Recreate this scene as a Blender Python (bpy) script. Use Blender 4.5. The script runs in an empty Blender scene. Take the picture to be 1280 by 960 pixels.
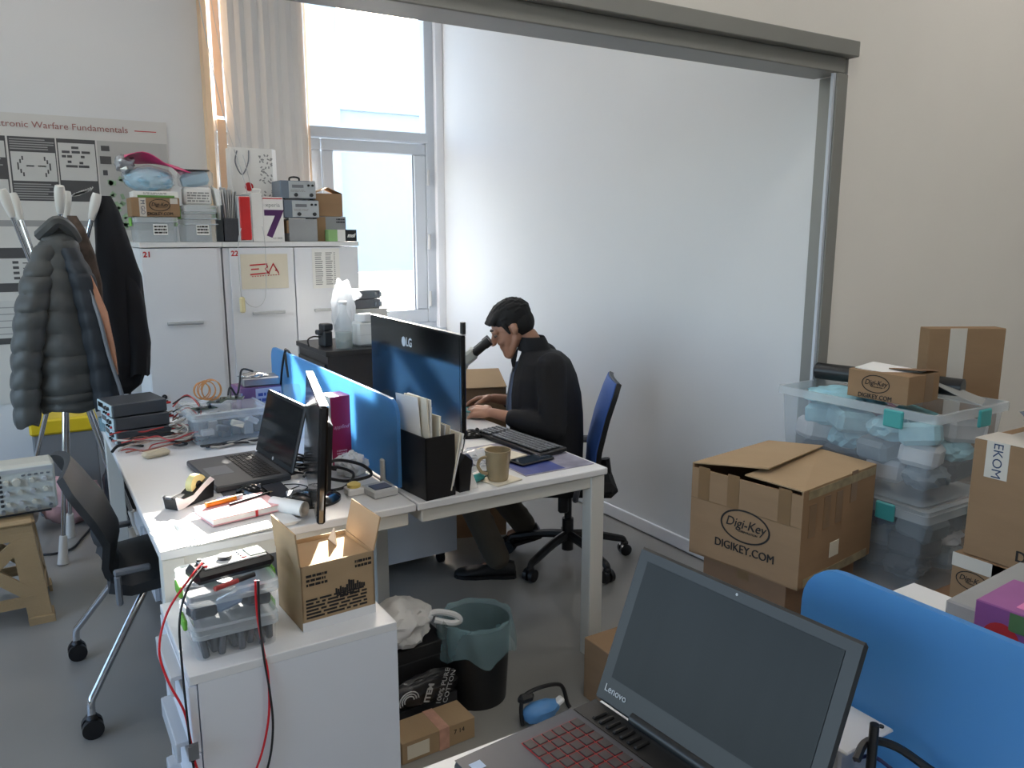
import bpy, bmesh, math, random
from mathutils import Vector, Matrix, Euler, noise

# ------------------------------------------------------------------ camera, light, exposure
S = bpy.context.scene
COL = S.collection
R = math.radians
cam_d = bpy.data.cameras.new('camera'); cam_d.sensor_width = 36.0; cam_d.lens = 36.0 * 1000 / 1280
cam_d.clip_start = 0.02; cam_d.clip_end = 200
cam = bpy.data.objects.new('camera', cam_d); COL.objects.link(cam)
cam.location = (0, 0, 1.58); cam.rotation_euler = (R(90 - 10.65), 0, R(-31.5))
S.camera = cam
S.view_settings.view_transform = 'Standard'; S.view_settings.look = 'None'
S.view_settings.gamma = 1.0; S.view_settings.exposure = 1.10
FILL_LAMP = 7.5; FILL_LAMP2 = 3.4  # emission of the added ceiling lamps, near and far
S.view_settings.use_curve_mapping = False
S.cycles.use_denoising = True
S.cycles.max_bounces = 10; S.cycles.diffuse_bounces = 5; S.cycles.glossy_bounces = 4
S.cycles.transparent_max_bounces = 24; S.cycles.transmission_bounces = 6
S.cycles.caustics_reflective = False; S.cycles.caustics_refractive = False
S.cycles.sample_clamp_indirect = 6.0

SUN_DIR = Vector((-0.53, -1.0, -0.535)).normalized()          # direction the sunlight travels
W = bpy.data.worlds.new('sky'); S.world = W; W.use_nodes = True
wn = W.node_tree.nodes; wl = W.node_tree.links; wn.clear()
wo = wn.new('ShaderNodeOutputWorld'); wb = wn.new('ShaderNodeBackground')
ws = wn.new('ShaderNodeTexSky'); ws.sky_type = 'NISHITA'; ws.sun_disc = False
ws.sun_elevation = R(25); ws.sun_rotation = R(26.6); ws.altitude = 200; ws.air_density = 1.0; ws.dust_density = 2.5
wb.inputs['Strength'].default_value = 0.56
wl.new(ws.outputs[0], wb.inputs['Color']); wl.new(wb.outputs[0], wo.inputs['Surface'])

sd = bpy.data.lights.new('sun', 'SUN'); sd.energy = 22.0; sd.angle = R(0.6); sd.color = (1.0, 0.95, 0.86)
sun = bpy.data.objects.new('sun', sd); COL.objects.link(sun)
sun.rotation_euler = SUN_DIR.to_track_quat('-Z', 'Y').to_euler(); sun.location = (4, 9, 6)

def portal(name, loc, rot, sx, sy):
    d = bpy.data.lights.new(name, 'AREA'); d.shape = 'RECTANGLE'; d.size = sx; d.size_y = sy
    d.cycles.is_portal = True
    o = bpy.data.objects.new(name, d); COL.objects.link(o); o.location = loc; o.rotation_euler = rot
portal('window_portal', (1.92, 5.62, 2.14), (R(-90), 0, 0), 1.65, 2.55)
portal('window_portal', (-3.62, 2.15, 2.05), (0, R(-90), 0), 2.3, 6.1)

# ------------------------------------------------------------------ helpers
def lin(c):
    c = c / 255.0
    return c / 12.92 if c <= 0.04045 else ((c + 0.055) / 1.055) ** 2.4
def rgb(t): return (lin(t[0]), lin(t[1]), lin(t[2]), 1.0)

MATS = {}
def mat(name, c, rough=0.5, metal=0.0, spec=0.5, var=0.06, vs=6.0, bump=0.0, bs=60.0, alpha=1.0, trans=0.0,
        emit=None, es=0.0, stretch=None, coat=0.0, sss=0.0):
    if name in MATS: return MATS[name]
    m = bpy.data.materials.new(name); m.use_nodes = True
    N = m.node_tree.nodes; L = m.node_tree.links
    p = N['Principled BSDF']
    p.inputs['Roughness'].default_value = rough; p.inputs['Metallic'].default_value = metal
    p.inputs['Specular IOR Level'].default_value = spec
    p.inputs['Coat Weight'].default_value = coat
    if trans: p.inputs['Transmission Weight'].default_value = trans
    tc = N.new('ShaderNodeTexCoord')
    mp = N.new('ShaderNodeMapping'); L.new(tc.outputs['Object'], mp.inputs['Vector'])
    if stretch: mp.inputs['Scale'].default_value = stretch
    nz = N.new('ShaderNodeTexNoise'); nz.inputs['Scale'].default_value = vs; nz.inputs['Detail'].default_value = 4
    L.new(mp.outputs[0], nz.inputs['Vector'])
    mx = N.new('ShaderNodeMix'); mx.data_type = 'RGBA'
    b = rgb(c)
    mx.inputs[6].default_value = tuple(max(0, v * (1 - var * 2)) for v in b[:3]) + (1,)
    mx.inputs[7].default_value = tuple(min(1, v * (1 + var * 2)) for v in b[:3]) + (1,)
    L.new(nz.outputs[0], mx.inputs[0]); L.new(mx.outputs[2], p.inputs['Base Color'])
    if bump:
        n2 = N.new('ShaderNodeTexNoise'); n2.inputs['Scale'].default_value = bs; n2.inputs['Detail'].default_value = 3
        L.new(mp.outputs[0], n2.inputs['Vector'])
        bp = N.new('ShaderNodeBump'); bp.inputs['Strength'].default_value = bump; bp.inputs['Distance'].default_value = 0.01
        L.new(n2.outputs[0], bp.inputs['Height']); L.new(bp.outputs[0], p.inputs['Normal'])
    if alpha < 1: p.inputs['Alpha'].default_value = alpha
    if emit: 
        p.inputs['Emission Color'].default_value = rgb(emit); p.inputs['Emission Strength'].default_value = es
    MATS[name] = m
    return m

STUFF = {'text_lines', 'small_print', 'diagram', 'green_print', 'picture_print', 'print_marks', 'keys_fine', 'mesh_fine'}
class MB:
    def __init__(s): s.v = []; s.f = []; s.sm = []; s.mi = []
    def add(s, vs, fs, smooth=False, m=0):
        o = len(s.v); s.v += [Vector(p) for p in vs]
        for f in fs: s.f.append([i + o for i in f]); s.sm.append(smooth); s.mi.append(m)
        return s
    def box(s, c, d, bev=0.0, rot=None, m=0):
        hx, hy, hz = d[0] / 2, d[1] / 2, d[2] / 2
        M = Euler(rot).to_matrix() if rot else None
        b = min(bev, hx * .9, hy * .9, hz * .9)
        if b <= 0:
            P = [Vector((x, y, z)) for x in (-hx, hx) for y in (-hy, hy) for z in (-hz, hz)]
            F = [(0, 1, 3, 2), (4, 6, 7, 5), (0, 4, 5, 1), (2, 3, 7, 6), (0, 2, 6, 4), (1, 5, 7, 3)]
        else:
            P = []; idx = {}
            for a in (-1, 1):
                for e in (-1, 1):
                    for g in (-1, 1):
                        for k in range(3):
                            q = [a * (hx - b), e * (hy - b), g * (hz - b)]
                            q[k] = (a * hx, e * hy, g * hz)[k]
                            idx[(a, e, g, k)] = len(P); P.append(Vector(q))
            F = []
            for k in range(3):
                o = [0, 1, 2]; o.remove(k)
                for sg in (-1, 1):
                    cyc = [(-1, -1), (1, -1), (1, 1), (-1, 1)]
                    fc = []
                    for u, w in cyc:
                        t = [0, 0, 0]; t[k] = sg; t[o[0]] = u; t[o[1]] = w
                        fc.append(idx[tuple(t) + (k,)])
                    F.append(fc)
            for k in range(3):
                o = [0, 1, 2]; o.remove(k)
                for u in (-1, 1):
                    for w in (-1, 1):
                        fc = []
                        for sg, kk in ((-1, o[0]), (1, o[0]), (1, o[1]), (-1, o[1])):
                            t = [0, 0, 0]; t[k] = sg; t[o[0]] = u; t[o[1]] = w
                            fc.append(idx[tuple(t) + (kk,)])
                        F.append(fc)
            for a in (-1, 1):
                for e in (-1, 1):
                    for g in (-1, 1): F.append([idx[(a, e, g, k)] for k in range(3)])
        c = Vector(c)
        P = [(M @ p if M else p) + c for p in P]
        # orient outward
        G = []
        for f in F:
            q = [P[i] for i in f]; nn = (q[1] - q[0]).cross(q[2] - q[0]); ct = sum(q, Vector()) / len(q) - c
            G.append(list(f) if nn.dot(ct) >= 0 else list(reversed(f)))
        return s.add(P, G, False, m)
    def bx(s, x0, x1, y0, y1, z0, z1, bev=0.0, m=0):
        return s.box(((x0 + x1) / 2, (y0 + y1) / 2, (z0 + z1) / 2), (abs(x1 - x0), abs(y1 - y0), abs(z1 - z0)), bev, None, m)
    def frame(s, p0, p1):
        d = (Vector(p1) - Vector(p0)).normalized()
        a = Vector((0, 0, 1)) if abs(d.z) < .9 else Vector((1, 0, 0))
        u = d.cross(a).normalized(); w = u.cross(d).normalized()
        return d, u, w
    def cyl(s, p0, p1, r0, r1=None, n=16, m=0, cap=True, smooth=True):
        if r1 is None: r1 = r0
        p0 = Vector(p0); p1 = Vector(p1); d, u, w = s.frame(p0, p1)
        P = []
        for p, r in ((p0, r0), (p1, r1)):
            for i in range(n):
                a = 2 * math.pi * i / n; P.append(p + u * math.cos(a) * r + w * math.sin(a) * r)
        F = [[i, (i + 1) % n, n + (i + 1) % n, n + i] for i in range(n)]
        s.add(P, F, smooth, m)
        if cap: s.add(P, [list(range(n))[::-1], list(range(n, 2 * n))], False, m)
        return s
    def lathe(s, prof, c=(0, 0, 0), n=24, m=0, sx=1, sy=1, cap=True):
        c = Vector(c); P = []
        for r, z in prof:
            for i in range(n):
                a = 2 * math.pi * i / n; P.append(c + Vector((r * math.cos(a) * sx, r * math.sin(a) * sy, z)))
        F = []
        for k in range(len(prof) - 1):
            for i in range(n):
                j = (i + 1) % n; F.append([k * n + i, k * n + j, (k + 1) * n + j, (k + 1) * n + i])
        s.add(P, F, True, m)
        if cap: s.add(P, [list(range(n))[::-1], [(len(prof) - 1) * n + i for i in range(n)]], False, m)
        return s
    def loft(s, rings, m=0, cap=True, smooth=True, closed=True):
        n = len(rings[0]); P = [Vector(p) for r in rings for p in r]; F = []
        for k in range(len(rings) - 1):
            for i in range(n if closed else n - 1):
                j = (i + 1) % n; F.append([k * n + i, k * n + j, (k + 1) * n + j, (k + 1) * n + i])
        if cap and closed: F += [list(range(n))[::-1], [(len(rings) - 1) * n + i for i in range(n)]]
        return s.add(P, F, smooth, m)
    def tube(s, pts, r, n=6, sub=5, m=0, smooth=True, rf=None):
        P = [Vector(p) for p in pts]
        if sub > 1 and len(P) > 2:
            Q = []
            for i in range(len(P) - 1):
                a = P[max(0, i - 1)]; b = P[i]; c = P[i + 1]; d = P[min(len(P) - 1, i + 2)]
                for k in range(sub):
                    t = k / sub
                    Q.append(.5 * ((2 * b) + (c - a) * t + (2 * a - 5 * b + 4 * c - d) * t * t + (3 * b - a - 3 * c + d) * t ** 3))
            Q.append(P[-1]); P = Q
        rings = []; u = None
        for i, p in enumerate(P):
            d = (P[min(i + 1, len(P) - 1)] - P[max(i - 1, 0)])
            d = d.normalized() if d.length > 1e-9 else Vector((0, 0, 1))
            if u is None:
                a = Vector((0, 0, 1)) if abs(d.z) < .9 else Vector((1, 0, 0)); u = d.cross(a).normalized()
            else:
                u = (u - d * u.dot(d)); u = u.normalized() if u.length > 1e-6 else d.orthogonal().normalized()
            w = d.cross(u); rr = r if rf is None else rf(i / (len(P) - 1)) * r
            rings.append([p + u * math.cos(2 * math.pi * k / n) * rr + w * math.sin(2 * math.pi * k / n) * rr for k in range(n)])
        return s.loft(rings, m, True, smooth)
    def prism(s, poly, axis, a0, a1, m=0, smooth=False):
        def pt(u, w, a): return (a, u, w) if axis == 'x' else ((u, a, w) if axis == 'y' else (u, w, a))
        n = len(poly); P = [pt(u, w, a0) for u, w in poly] + [pt(u, w, a1) for u, w in poly]
        s.add(P, [[i, (i + 1) % n, n + (i + 1) % n, n + i] for i in range(n)], smooth, m)
        return s.add(P, [list(range(n))[::-1], list(range(n, 2 * n))], False, m)
    def ell(s, c, r, n=16, k=10, m=0, rot=None):
        M = Euler(rot).to_matrix() if rot else Matrix.Identity(3)
        c = Vector(c); rings = []
        for j in range(k + 1):
            t = math.pi * (0.02 + 0.96 * j / k) - math.pi / 2
            rings.append([c + M @ Vector((r[0] * math.cos(t) * math.cos(2 * math.pi * i / n), r[1] * math.cos(t) * math.sin(2 * math.pi * i / n), r[2] * math.sin(t))) for i in range(n)])
        return s.loft(rings, m)
    def cap(s, p0, p1, r0, r1, n=14, m=0, fl=1.0, fdir=None):
        """tapered capsule; fl flattens along fdir"""
        p0 = Vector(p0); p1 = Vector(p1); d, u, w = s.frame(p0, p1)
        if fdir is not None:
            w = Vector(fdir); w = (w - d * w.dot(d)).normalized(); u = d.cross(w)
        rings = []
        for j in range(5):
            t = -math.pi / 2 * (1 - j / 4) * .98
            rings.append((p0 + d * math.sin(t) * r0, math.cos(t) * r0))
        for j in range(5):
            t = math.pi / 2 * (j / 4) * .98
            rings.append((p1 + d * math.sin(t) * r1, math.cos(t) * r1))
        return s.loft([[p + u * math.cos(2 * math.pi * i / n) * r + w * math.sin(2 * math.pi * i / n) * r * fl for i in range(n)] for p, r in rings], m)
    def blob(s, c, r, seed=0, amp=.15, fr=2.5, sub=3, m=0, flat=None):
        b = bmesh.new(); bmesh.ops.create_icosphere(b, subdivisions=sub, radius=1.0)
        o = Vector((seed * 7.3, seed * 3.1, seed * 5.7)); c = Vector(c); P = []
        for v in b.verts:
            d = v.co.normalized()
            k = 1 + amp * noise.noise(d * fr + o) + amp * .5 * noise.noise(d * fr * 2.7 + o)
            q = Vector((d.x * r[0], d.y * r[1], d.z * r[2])) * k
            if flat is not None: q.z = max(q.z, flat)
            P.append(c + q)
        F = [[v.index for v in f.verts] for f in b.faces]; b.free()
        return s.add(P, F, True, m)
    def move(s, M):
        s.v = [M @ p for p in s.v]; return s
    def build(s, name, mats, parent=None, loc=None, rot=None, sharp=38):
        me = bpy.data.meshes.new(name); me.from_pydata([tuple(p) for p in s.v], [], s.f)
        for mm in (mats if isinstance(mats, (list, tuple)) else [mats]): me.materials.append(mm)
        me.polygons.foreach_set('use_smooth', s.sm); me.polygons.foreach_set('material_index', s.mi)
        me.update()
        bm = bmesh.new(); bm.from_mesh(me); bmesh.ops.recalc_face_normals(bm, faces=bm.faces); bm.to_mesh(me); bm.free()
        if any(s.sm): me.set_sharp_from_angle(angle=R(sharp))
        o = bpy.data.objects.new(name, me); COL.objects.link(o)
        if parent is not None: o.parent = parent
        if name in STUFF: o['kind'] = 'stuff'
        if loc is not None: o.location = loc
        if rot is not None: o.rotation_euler = rot
        return o

def tag(o, label, cat, group=None, kind=None):
    o['label'] = label
    if cat: o['category'] = cat
    if group: o['group'] = group
    if kind: o['kind'] = kind
    return o
def T(name, label, cat, loc=(0, 0, 0), rz=0.0, group=None, rot=None):
    o = bpy.data.objects.new(name, None); COL.objects.link(o); o.empty_display_size = .05
    o.location = loc; o.rotation_euler = rot if rot else (0, 0, R(rz))
    return tag(o, label, cat, group)
def struct(o, label=None):
    o['kind'] = 'structure'
    if label: o['label'] = label
    return o
def copy_tree(o, parent=None):
    c = o.copy(); COL.objects.link(c); c.parent = parent
    for ch in list(o.children): copy_tree(ch, c)
    return c
def text(s, size, parent, loc, rot, m, bold=0.0, shear=0.0, align='CENTER', name='lettering', sx=1.0, ext=0.0004, sp=1.0):
    cu = bpy.data.curves.new(name, 'FONT'); cu.body = s; cu.size = size; cu.align_x = align; cu.align_y = 'CENTER'
    cu.offset = bold; cu.shear = shear; cu.extrude = ext; cu.resolution_u = 3; cu.space_character = sp
    cu.materials.append(m)
    tmp = bpy.data.objects.new('tmp', cu)
    me = bpy.data.meshes.new_from_object(tmp); me.name = name; bpy.data.objects.remove(tmp); bpy.data.curves.remove(cu)
    o = bpy.data.objects.new(name, me); COL.objects.link(o); o.parent = parent; o.location = loc; o.rotation_euler = rot
    o.scale = (sx, 1, 1); o['kind'] = 'stuff'
    return o
FY = (R(90), 0, 0)              # faces -y, reads left to right along +x
FX = (R(90), 0, R(-90))         # faces -x, reads along -y
UP = (0, 0, 0)

# ------------------------------------------------------------------ materials
m_white_wall = mat('painted_wall_white', (214, 216, 218), .6, var=.015, vs=2, bump=.03, bs=180)
m_cream = mat('painted_wall_cream', (236, 232, 225), .65, var=.02, vs=2, bump=.03, bs=180)
m_ceil = mat('ceiling_paint', (226, 226, 222), .8, var=.01)
m_floor = mat('grey_vinyl', (142, 141, 137), .28, var=.05, vs=3, bump=.02, bs=12)
m_grey_alu = mat('grey_aluminium', (142, 142, 138), .45, metal=.25, var=.02)
m_pvc = mat('white_window_plastic', (196, 203, 212), .35, var=.01)
m_white = mat('white_laminate', (226, 226, 226), .32, var=.012, vs=3)
m_white2 = mat('white_lacquer', (226, 228, 233), .35, var=.012, vs=3)
m_white_metal = mat('white_powder_metal', (214, 212, 204), .4, var=.02)
m_black = mat('black_plastic', (22, 22, 24), .4, var=.1)
m_blackg = mat('black_gloss', (10, 10, 12), .12, var=.05)
m_dark = mat('dark_grey_plastic', (48, 50, 54), .45, var=.06)
m_mid = mat('mid_grey_plastic', (112, 116, 122), .45, var=.05)
m_light = mat('light_grey_plastic', (190, 192, 194), .4, var=.03)
m_chrome = mat('chrome', (205, 208, 212), .12, metal=1.0, var=.02)
m_steel = mat('steel', (170, 172, 176), .3, metal=1.0, var=.04)
m_card = mat('cardboard', (150, 122, 94), .85, var=.07, vs=5, bump=.06, bs=140, stretch=(1, 1, 4), spec=.2)
m_card2 = mat('cardboard_pale', (168, 143, 112), .85, var=.06, vs=5, bump=.06, bs=140, stretch=(1, 1, 4), spec=.2)
m_card_in = mat('cardboard_inside', (178, 150, 118), .9, var=.05, vs=4, spec=.2)
m_tape = mat('brown_parcel_tape', (130, 102, 72), .3, var=.08)
m_wtape = mat('white_parcel_tape', (206, 200, 190), .4, var=.05)
m_paper = mat('paper', (232, 231, 228), .8, var=.02, spec=.2)
m_paper2 = mat('paper_cream', (222, 214, 196), .8, var=.03, spec=.2)
m_ink = mat('black_ink', (32, 28, 26), .7, var=.05)
m_red = mat('red_print', (186, 34, 40), .6, var=.04)
m_redp = mat('red_plastic', (196, 38, 40), .4, var=.05)
m_blue = mat('blue_plastic', (40, 96, 180), .4, var=.05)
m_green = mat('green_clip', (120, 190, 70), .4, var=.05)
m_teal = mat('teal_plastic', (70, 160, 160), .4, var=.06)
m_yellow = mat('yellow_plastic', (222, 190, 30), .5, var=.05)
m_bag = mat('white_thin_plastic', (224, 226, 228), .35, var=.04, bump=.25, bs=22)
def clear(name, c, alpha, rough=.12, var=.03):
    m = mat(name, c, rough, var=var); p = m.node_tree.nodes['Principled BSDF']
    p.inputs['Alpha'].default_value = alpha
    return m
m_clear = clear('clear_plastic', (214, 222, 226), .22)
m_clear_rim = clear('clear_plastic_rim', (222, 230, 234), .40, .18)
m_frost = clear('frosted_plastic', (196, 206, 214), .34, .25)
m_glass = clear('window_glass', (225, 240, 250), .05, .02)
m_cup = clear('clear_cup', (200, 214, 222), .16, .08)
# ------------------------------------------------------------------ room shell
YW, YF, XR = 5.45, 2.05, 2.74          # window wall, cross wall with the opening, white wall on the right
HC = 3.6
struct(MB().bx(-3.6, 6.0, -3.6, 5.75, -.1, 0).build('floor', m_floor), 'grey vinyl floor with a dull sheen')
struct(MB().bx(-3.6, 6.0, -3.6, 5.75, HC, HC + .1).build('ceiling', m_ceil), 'plain white ceiling')
wr = struct(MB().bx(XR, XR + .12, YF + .111, YW + .2, 0, HC).build('wall_right', m_white_wall), 'smooth white wall behind the seated man')
struct(MB().bx(XR - .014, XR, YF + .13, YW, 0.008, .075, .003).build('baseboard_right', m_white2), 'low white skirting along the white wall')
# cross wall: cream to the right of the opening and above it
struct(MB().bx(2.741, 6.0, YF, YF + .11, 0, HC).bx(-3.6, 2.741, YF, YF + .11, 2.28, HC).build('wall_front', m_cream), 'cream cross wall with a wide framed opening')
tr = struct(MB().bx(-3.6, 2.743, YF - .045, YF + .12, 2.224, 2.279, .003).build('trim_1', m_grey_alu), 'grey aluminium header above the opening')
MB().bx(-3.6, 2.712, YF - .012, YF + .13, 2.168, 2.224, .003).build('header_lower_rail', m_grey_alu, tr)
tr2 = struct(MB().bx(2.664, 2.722, YF - .016, YF + .004, 0, 2.166, .002).bx(2.722, 2.741, YF - .002, YF + .11, 0, 2.166).build('trim_2', m_grey_alu), 'grey aluminium post at the edge of the opening')
MB().bx(2.650, 2.6635, YF - .008, YF + .004, 0, 2.166).build('white_edge_strip', m_pvc, tr2)
# window wall
X0, X1, Z0, Z1 = 1.10, 2.70, .88, 3.42
mb = MB().bx(-3.6, X0, YW, YW + .22, 0, HC).bx(X0, X1, YW, YW + .22, 0, Z0).bx(X0, X1, YW, YW + .22, Z1, HC).bx(X1, XR, YW, YW + .22, 0, HC)
struct(mb.build('wall_window', m_white_wall), 'pale wall with the tall window and the poster')
win = struct(MB().bx(X0, X0 + .06, YW + .02, YW + .10, Z0 + .046, Z1 - .061, .004).bx(2.612, X1, YW + .01, YW + .11, Z0 + .046, Z1 - .061, .004)
             .bx(X0, X1, YW + .02, YW + .10, Z0, Z0 + .045, .004).bx(X0, X1, YW + .02, YW + .10, Z1 - .06, Z1, .004)
             .build('window_1', m_pvc), 'tall white plastic window with a fixed pane over two casements')
MB().bx(X0 + .061, 2.625, YW - .012, YW + .009, 2.222, 2.29, .004).bx(X0 + .061, 2.611, YW + .01, YW + .09, 2.222, 2.29, .004).build('transom', m_pvc, win)
MB().bx(X1 - .02, XR, YW - .03, YW + .02, Z0, Z1, .003).build('side_trim', m_white2, win)
MB().bx(X0, X1 + .03, YW - .05, YW + .05, Z0 - .03, Z0 + .004, .004).build('window_sill', m_pvc, win)
def sash(x0, x1, z0, z1, name):
    w = .078
    s = MB().bx(x0, x1, YW + .015, YW + .075, z0, z0 + w + .02, .006).bx(x0, x1, YW + .015, YW + .075, z1 - w, z1, .006)\
        .bx(x0, x0 + w, YW + .015, YW + .075, z0 + w + .021, z1 - w - .001, .006).bx(x1 - w - .015, x1, YW + .015, YW + .075, z0 + w + .021, z1 - w - .001, .006).build(name, m_pvc, win)
    MB().bx(x0 + w, x1 - w - .015, YW + .042, YW + .048, z0 + w + .02, z1 - w).build('glass_pane', m_glass, s)
    MB().bx(x0 + w, x0 + w + .004, YW + .03, YW + .041, z0 + w + .02, z1 - w).bx(x1 - w - .021, x1 - w - .015, YW + .03, YW + .041, z0 + w + .02, z1 - w)\
        .build('rubber_seal', m_mid, s)
    return s
sash(1.838, 2.612, .925, 2.215, 'casement')
sash(1.165, 1.830, .925, 2.215, 'casement')
MB().bx(X0 + .06, 2.612, YW + .05, YW + .056, 2.29, Z1 - .06).build('upper_glass_pane', m_glass, win)
for z in (1.10, 1.52, 1.98):
    MB().cyl((2.622, YW - .004, z - .055), (2.622, YW - .004, z + .055), .011, n=10).build('hinge', m_light, win)
# unseen side of the room
mb = MB().bx(-3.72, -3.6, -3.6, 5.75, 0, .9).bx(-3.72, -3.6, -3.6, 5.75, 3.2, HC).bx(-3.72, -3.6, -3.6, -.9, .9, 3.2).bx(-3.72, -3.6, 5.2, 5.75, .9, 3.2)
struct(mb.build('wall_left', m_white_wall))
w2 = MB()  # out-of-view window band, added to let more sky light in
for y in (-.9, .6, 2.1, 3.65, 5.15): w2.bx(-3.7, -3.62, y, y + .05, .9, 3.2)
w2.bx(-3.7, -3.62, -.9, 5.2, .9, .96).bx(-3.7, -3.62, -.9, 5.2, 3.14, 3.2)
struct(w2.build('added_window', m_pvc))
struct(MB().bx(-3.6, 6.0, -3.72, -3.6, 0, HC).build('wall_back', m_white_wall))
struct(MB().bx(6.0, 6.12, -3.6, YF + .1, 0, HC).build('wall_side', m_cream))
# unseen ceiling lamps added to brighten the near room
for i, (x, y) in enumerate(((.2, -1.6), (2.9, -1.6), (3.7, .9), (1.1, .9))):
    t = T('added_ceiling_lamp', 'square fill lamp added ' + ('above the room behind the viewer on the left', 'in the far corner behind the viewer', 'nearest to the cream wall', 'above the foreground desk')[i], 'lamp', (x, y, HC - .03), group='added fill lamps of the near room')
    MB().bx(-.3, .3, -.3, .3, 0, .03, .004).build('lamp_housing', m_white_metal, t)
    MB().bx(-.27, .27, -.27, .27, -.006, 0).build('diffuser', mat('fill_diffuser', (255, 250, 240), .5, emit=(255, 250, 244), es=FILL_LAMP), t)
for i, (x, y) in enumerate(((-1.9, 3.0), (-1.9, 4.4), (.1, 3.0), (.1, 4.4), (1.8, 3.2))):  # more unseen lamps, added to lift the far room
    t = T('added_ceiling_lamp', 'square fill lamp added to the far room ' + ('at the left near the opening', 'at the left by the poster wall', 'above the left desk', 'above the coat rack', 'above the seated man')[i], 'lamp', (x, y, HC - .03), group='added fill lamps of the far room')
    MB().bx(-.3, .3, -.3, .3, 0, .03, .004).build('lamp_housing', m_white_metal, t)
    MB().bx(-.27, .27, -.27, .27, -.006, 0).build('diffuser', mat('fill_diffuser_far', (255, 250, 240), .5, emit=(255, 250, 244), es=FILL_LAMP2), t)
# outside
m_fac = mat('pale_render', (196, 212, 222), .8, var=.02)
fac = T('neighbour_building', 'pale rendered building seen through the tall window', 'building', (6, 26, -4))
MB().bx(-14, 3.4, 0, 6, 0, 13.4).bx(3.4, 14, .6, 6, 0, 9.6).build('facade', m_fac, fac)
MB().bx(-14.2, 3.5, -.2, 6.2, 13.4, 13.7).bx(3.5, 14.2, .4, 6.2, 9.6, 9.9).build('parapet', m_fac, fac)
for i in range(3):
    for j in range(2):
        f = MB().bx(-9 + i * 4, -7.6 + i * 4, -.05, .1, 2.6 + j * 3.2, 4.4 + j * 3.2).build('window', mat('far_glass', (184, 202, 216), .3), fac)
tr_ = T('terrace_wall', 'low pale terrace wall outside the window', 'wall', (3.5, 9.5, -1.0))
MB().bx(-3.2, 4.5, 0, .25, 0, 2.1).build('wall_body', mat('pale_block', (206, 198, 184), .85, var=.03), tr_)
for k in range(5):
    for j in range(9):
        MB().bx(-3.18 + j * .85, -2.36 + j * .85, -.03, .0, .04 + k * .41, .43 + k * .41, .008).build('block', MATS['pale_block'], tr_)
g = MB().bx(-60, 60, 5.8, 120, -1.2, -1.0).build('ground', mat('outdoor_paving', (150, 150, 148), .8, var=.05))
struct(g, 'pale paved ground outside the window')
# ------------------------------------------------------------------ vertical blind and its chain
m_blind = mat('blind_fabric', (206, 205, 204), .8, var=.02, vs=2)
m_blindw = clear('sunlit_blind_fabric', (236, 206, 176), .9, .8)  # blind fabric with warm sunlight put into its colour
bl = T('vertical_blind', 'closed grey vertical blind slats hanging beside the tall window', 'blind', (0, 5.415, 0))
MB().bx(1.02, 1.75, -.03, .03, 3.45, 3.5, .003).build('head_rail', m_white_metal, bl)
xs = [1.255, 1.327, 1.399, 1.471, 1.543, 1.615, 1.687]
for i, x in enumerate(xs):
    a = R(3 if i % 3 else -6)
    dx = .04 * math.cos(a); dy = .04 * math.sin(a)
    MB().prism([(x - dx, -dy), (x, -.010 * math.cos(a)), (x + dx, dy), (x + dx, dy + .0016), (x, .0016 - .010 * math.cos(a)), (x - dx, -dy + .0016)], 'z', 1.45, 3.46).build('slat', m_blind, bl)
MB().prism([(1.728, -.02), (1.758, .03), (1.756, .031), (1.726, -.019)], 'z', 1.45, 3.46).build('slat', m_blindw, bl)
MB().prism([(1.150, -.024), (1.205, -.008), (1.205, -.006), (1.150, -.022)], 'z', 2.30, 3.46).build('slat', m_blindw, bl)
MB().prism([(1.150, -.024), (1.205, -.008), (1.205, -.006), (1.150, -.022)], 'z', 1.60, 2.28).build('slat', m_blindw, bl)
# column strip between poster wall and window, warm sunlight put into its colour
struct(MB().bx(1.085, 1.118, YW - .10, YW, 0, HC).build('trim_3', mat('sun_tinted_wall', (236, 206, 172), .7)), 'warm sunlit wall edge beside the blind')
ch = T('blind_chain', 'long white bead chain hanging down in front of cabinet door 22', 'chain', (0, 0, 0))
MB().tube([(1.045, 5.27, 3.4), (1.06, 5.25, 2.94), (1.15, 5.22, 2.3), (1.215, 5.0, 1.8), (1.12, 4.875, 1.56), (1.108, 4.872, 1.35), (1.112, 4.872, 1.21)], .0028, n=5).build('cord', m_light, ch)
MB().tube([(1.118, 4.872, 1.215), (1.15, 4.868, 1.165), (1.20, 4.866, 1.15), (1.245, 4.868, 1.19), (1.262, 4.872, 1.3), (1.266, 4.875, 1.56), (1.26, 5.0, 1.75), (1.2, 5.25, 2.4), (1.08, 5.27, 3.4)], .0020, n=5).build('cord', m_light, ch)
MB().box((1.115, 4.868, 1.165), (.032, .018, .095), .008).build('cord_weight', mat('aged_plastic', (226, 214, 168), .4), ch)

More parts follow.
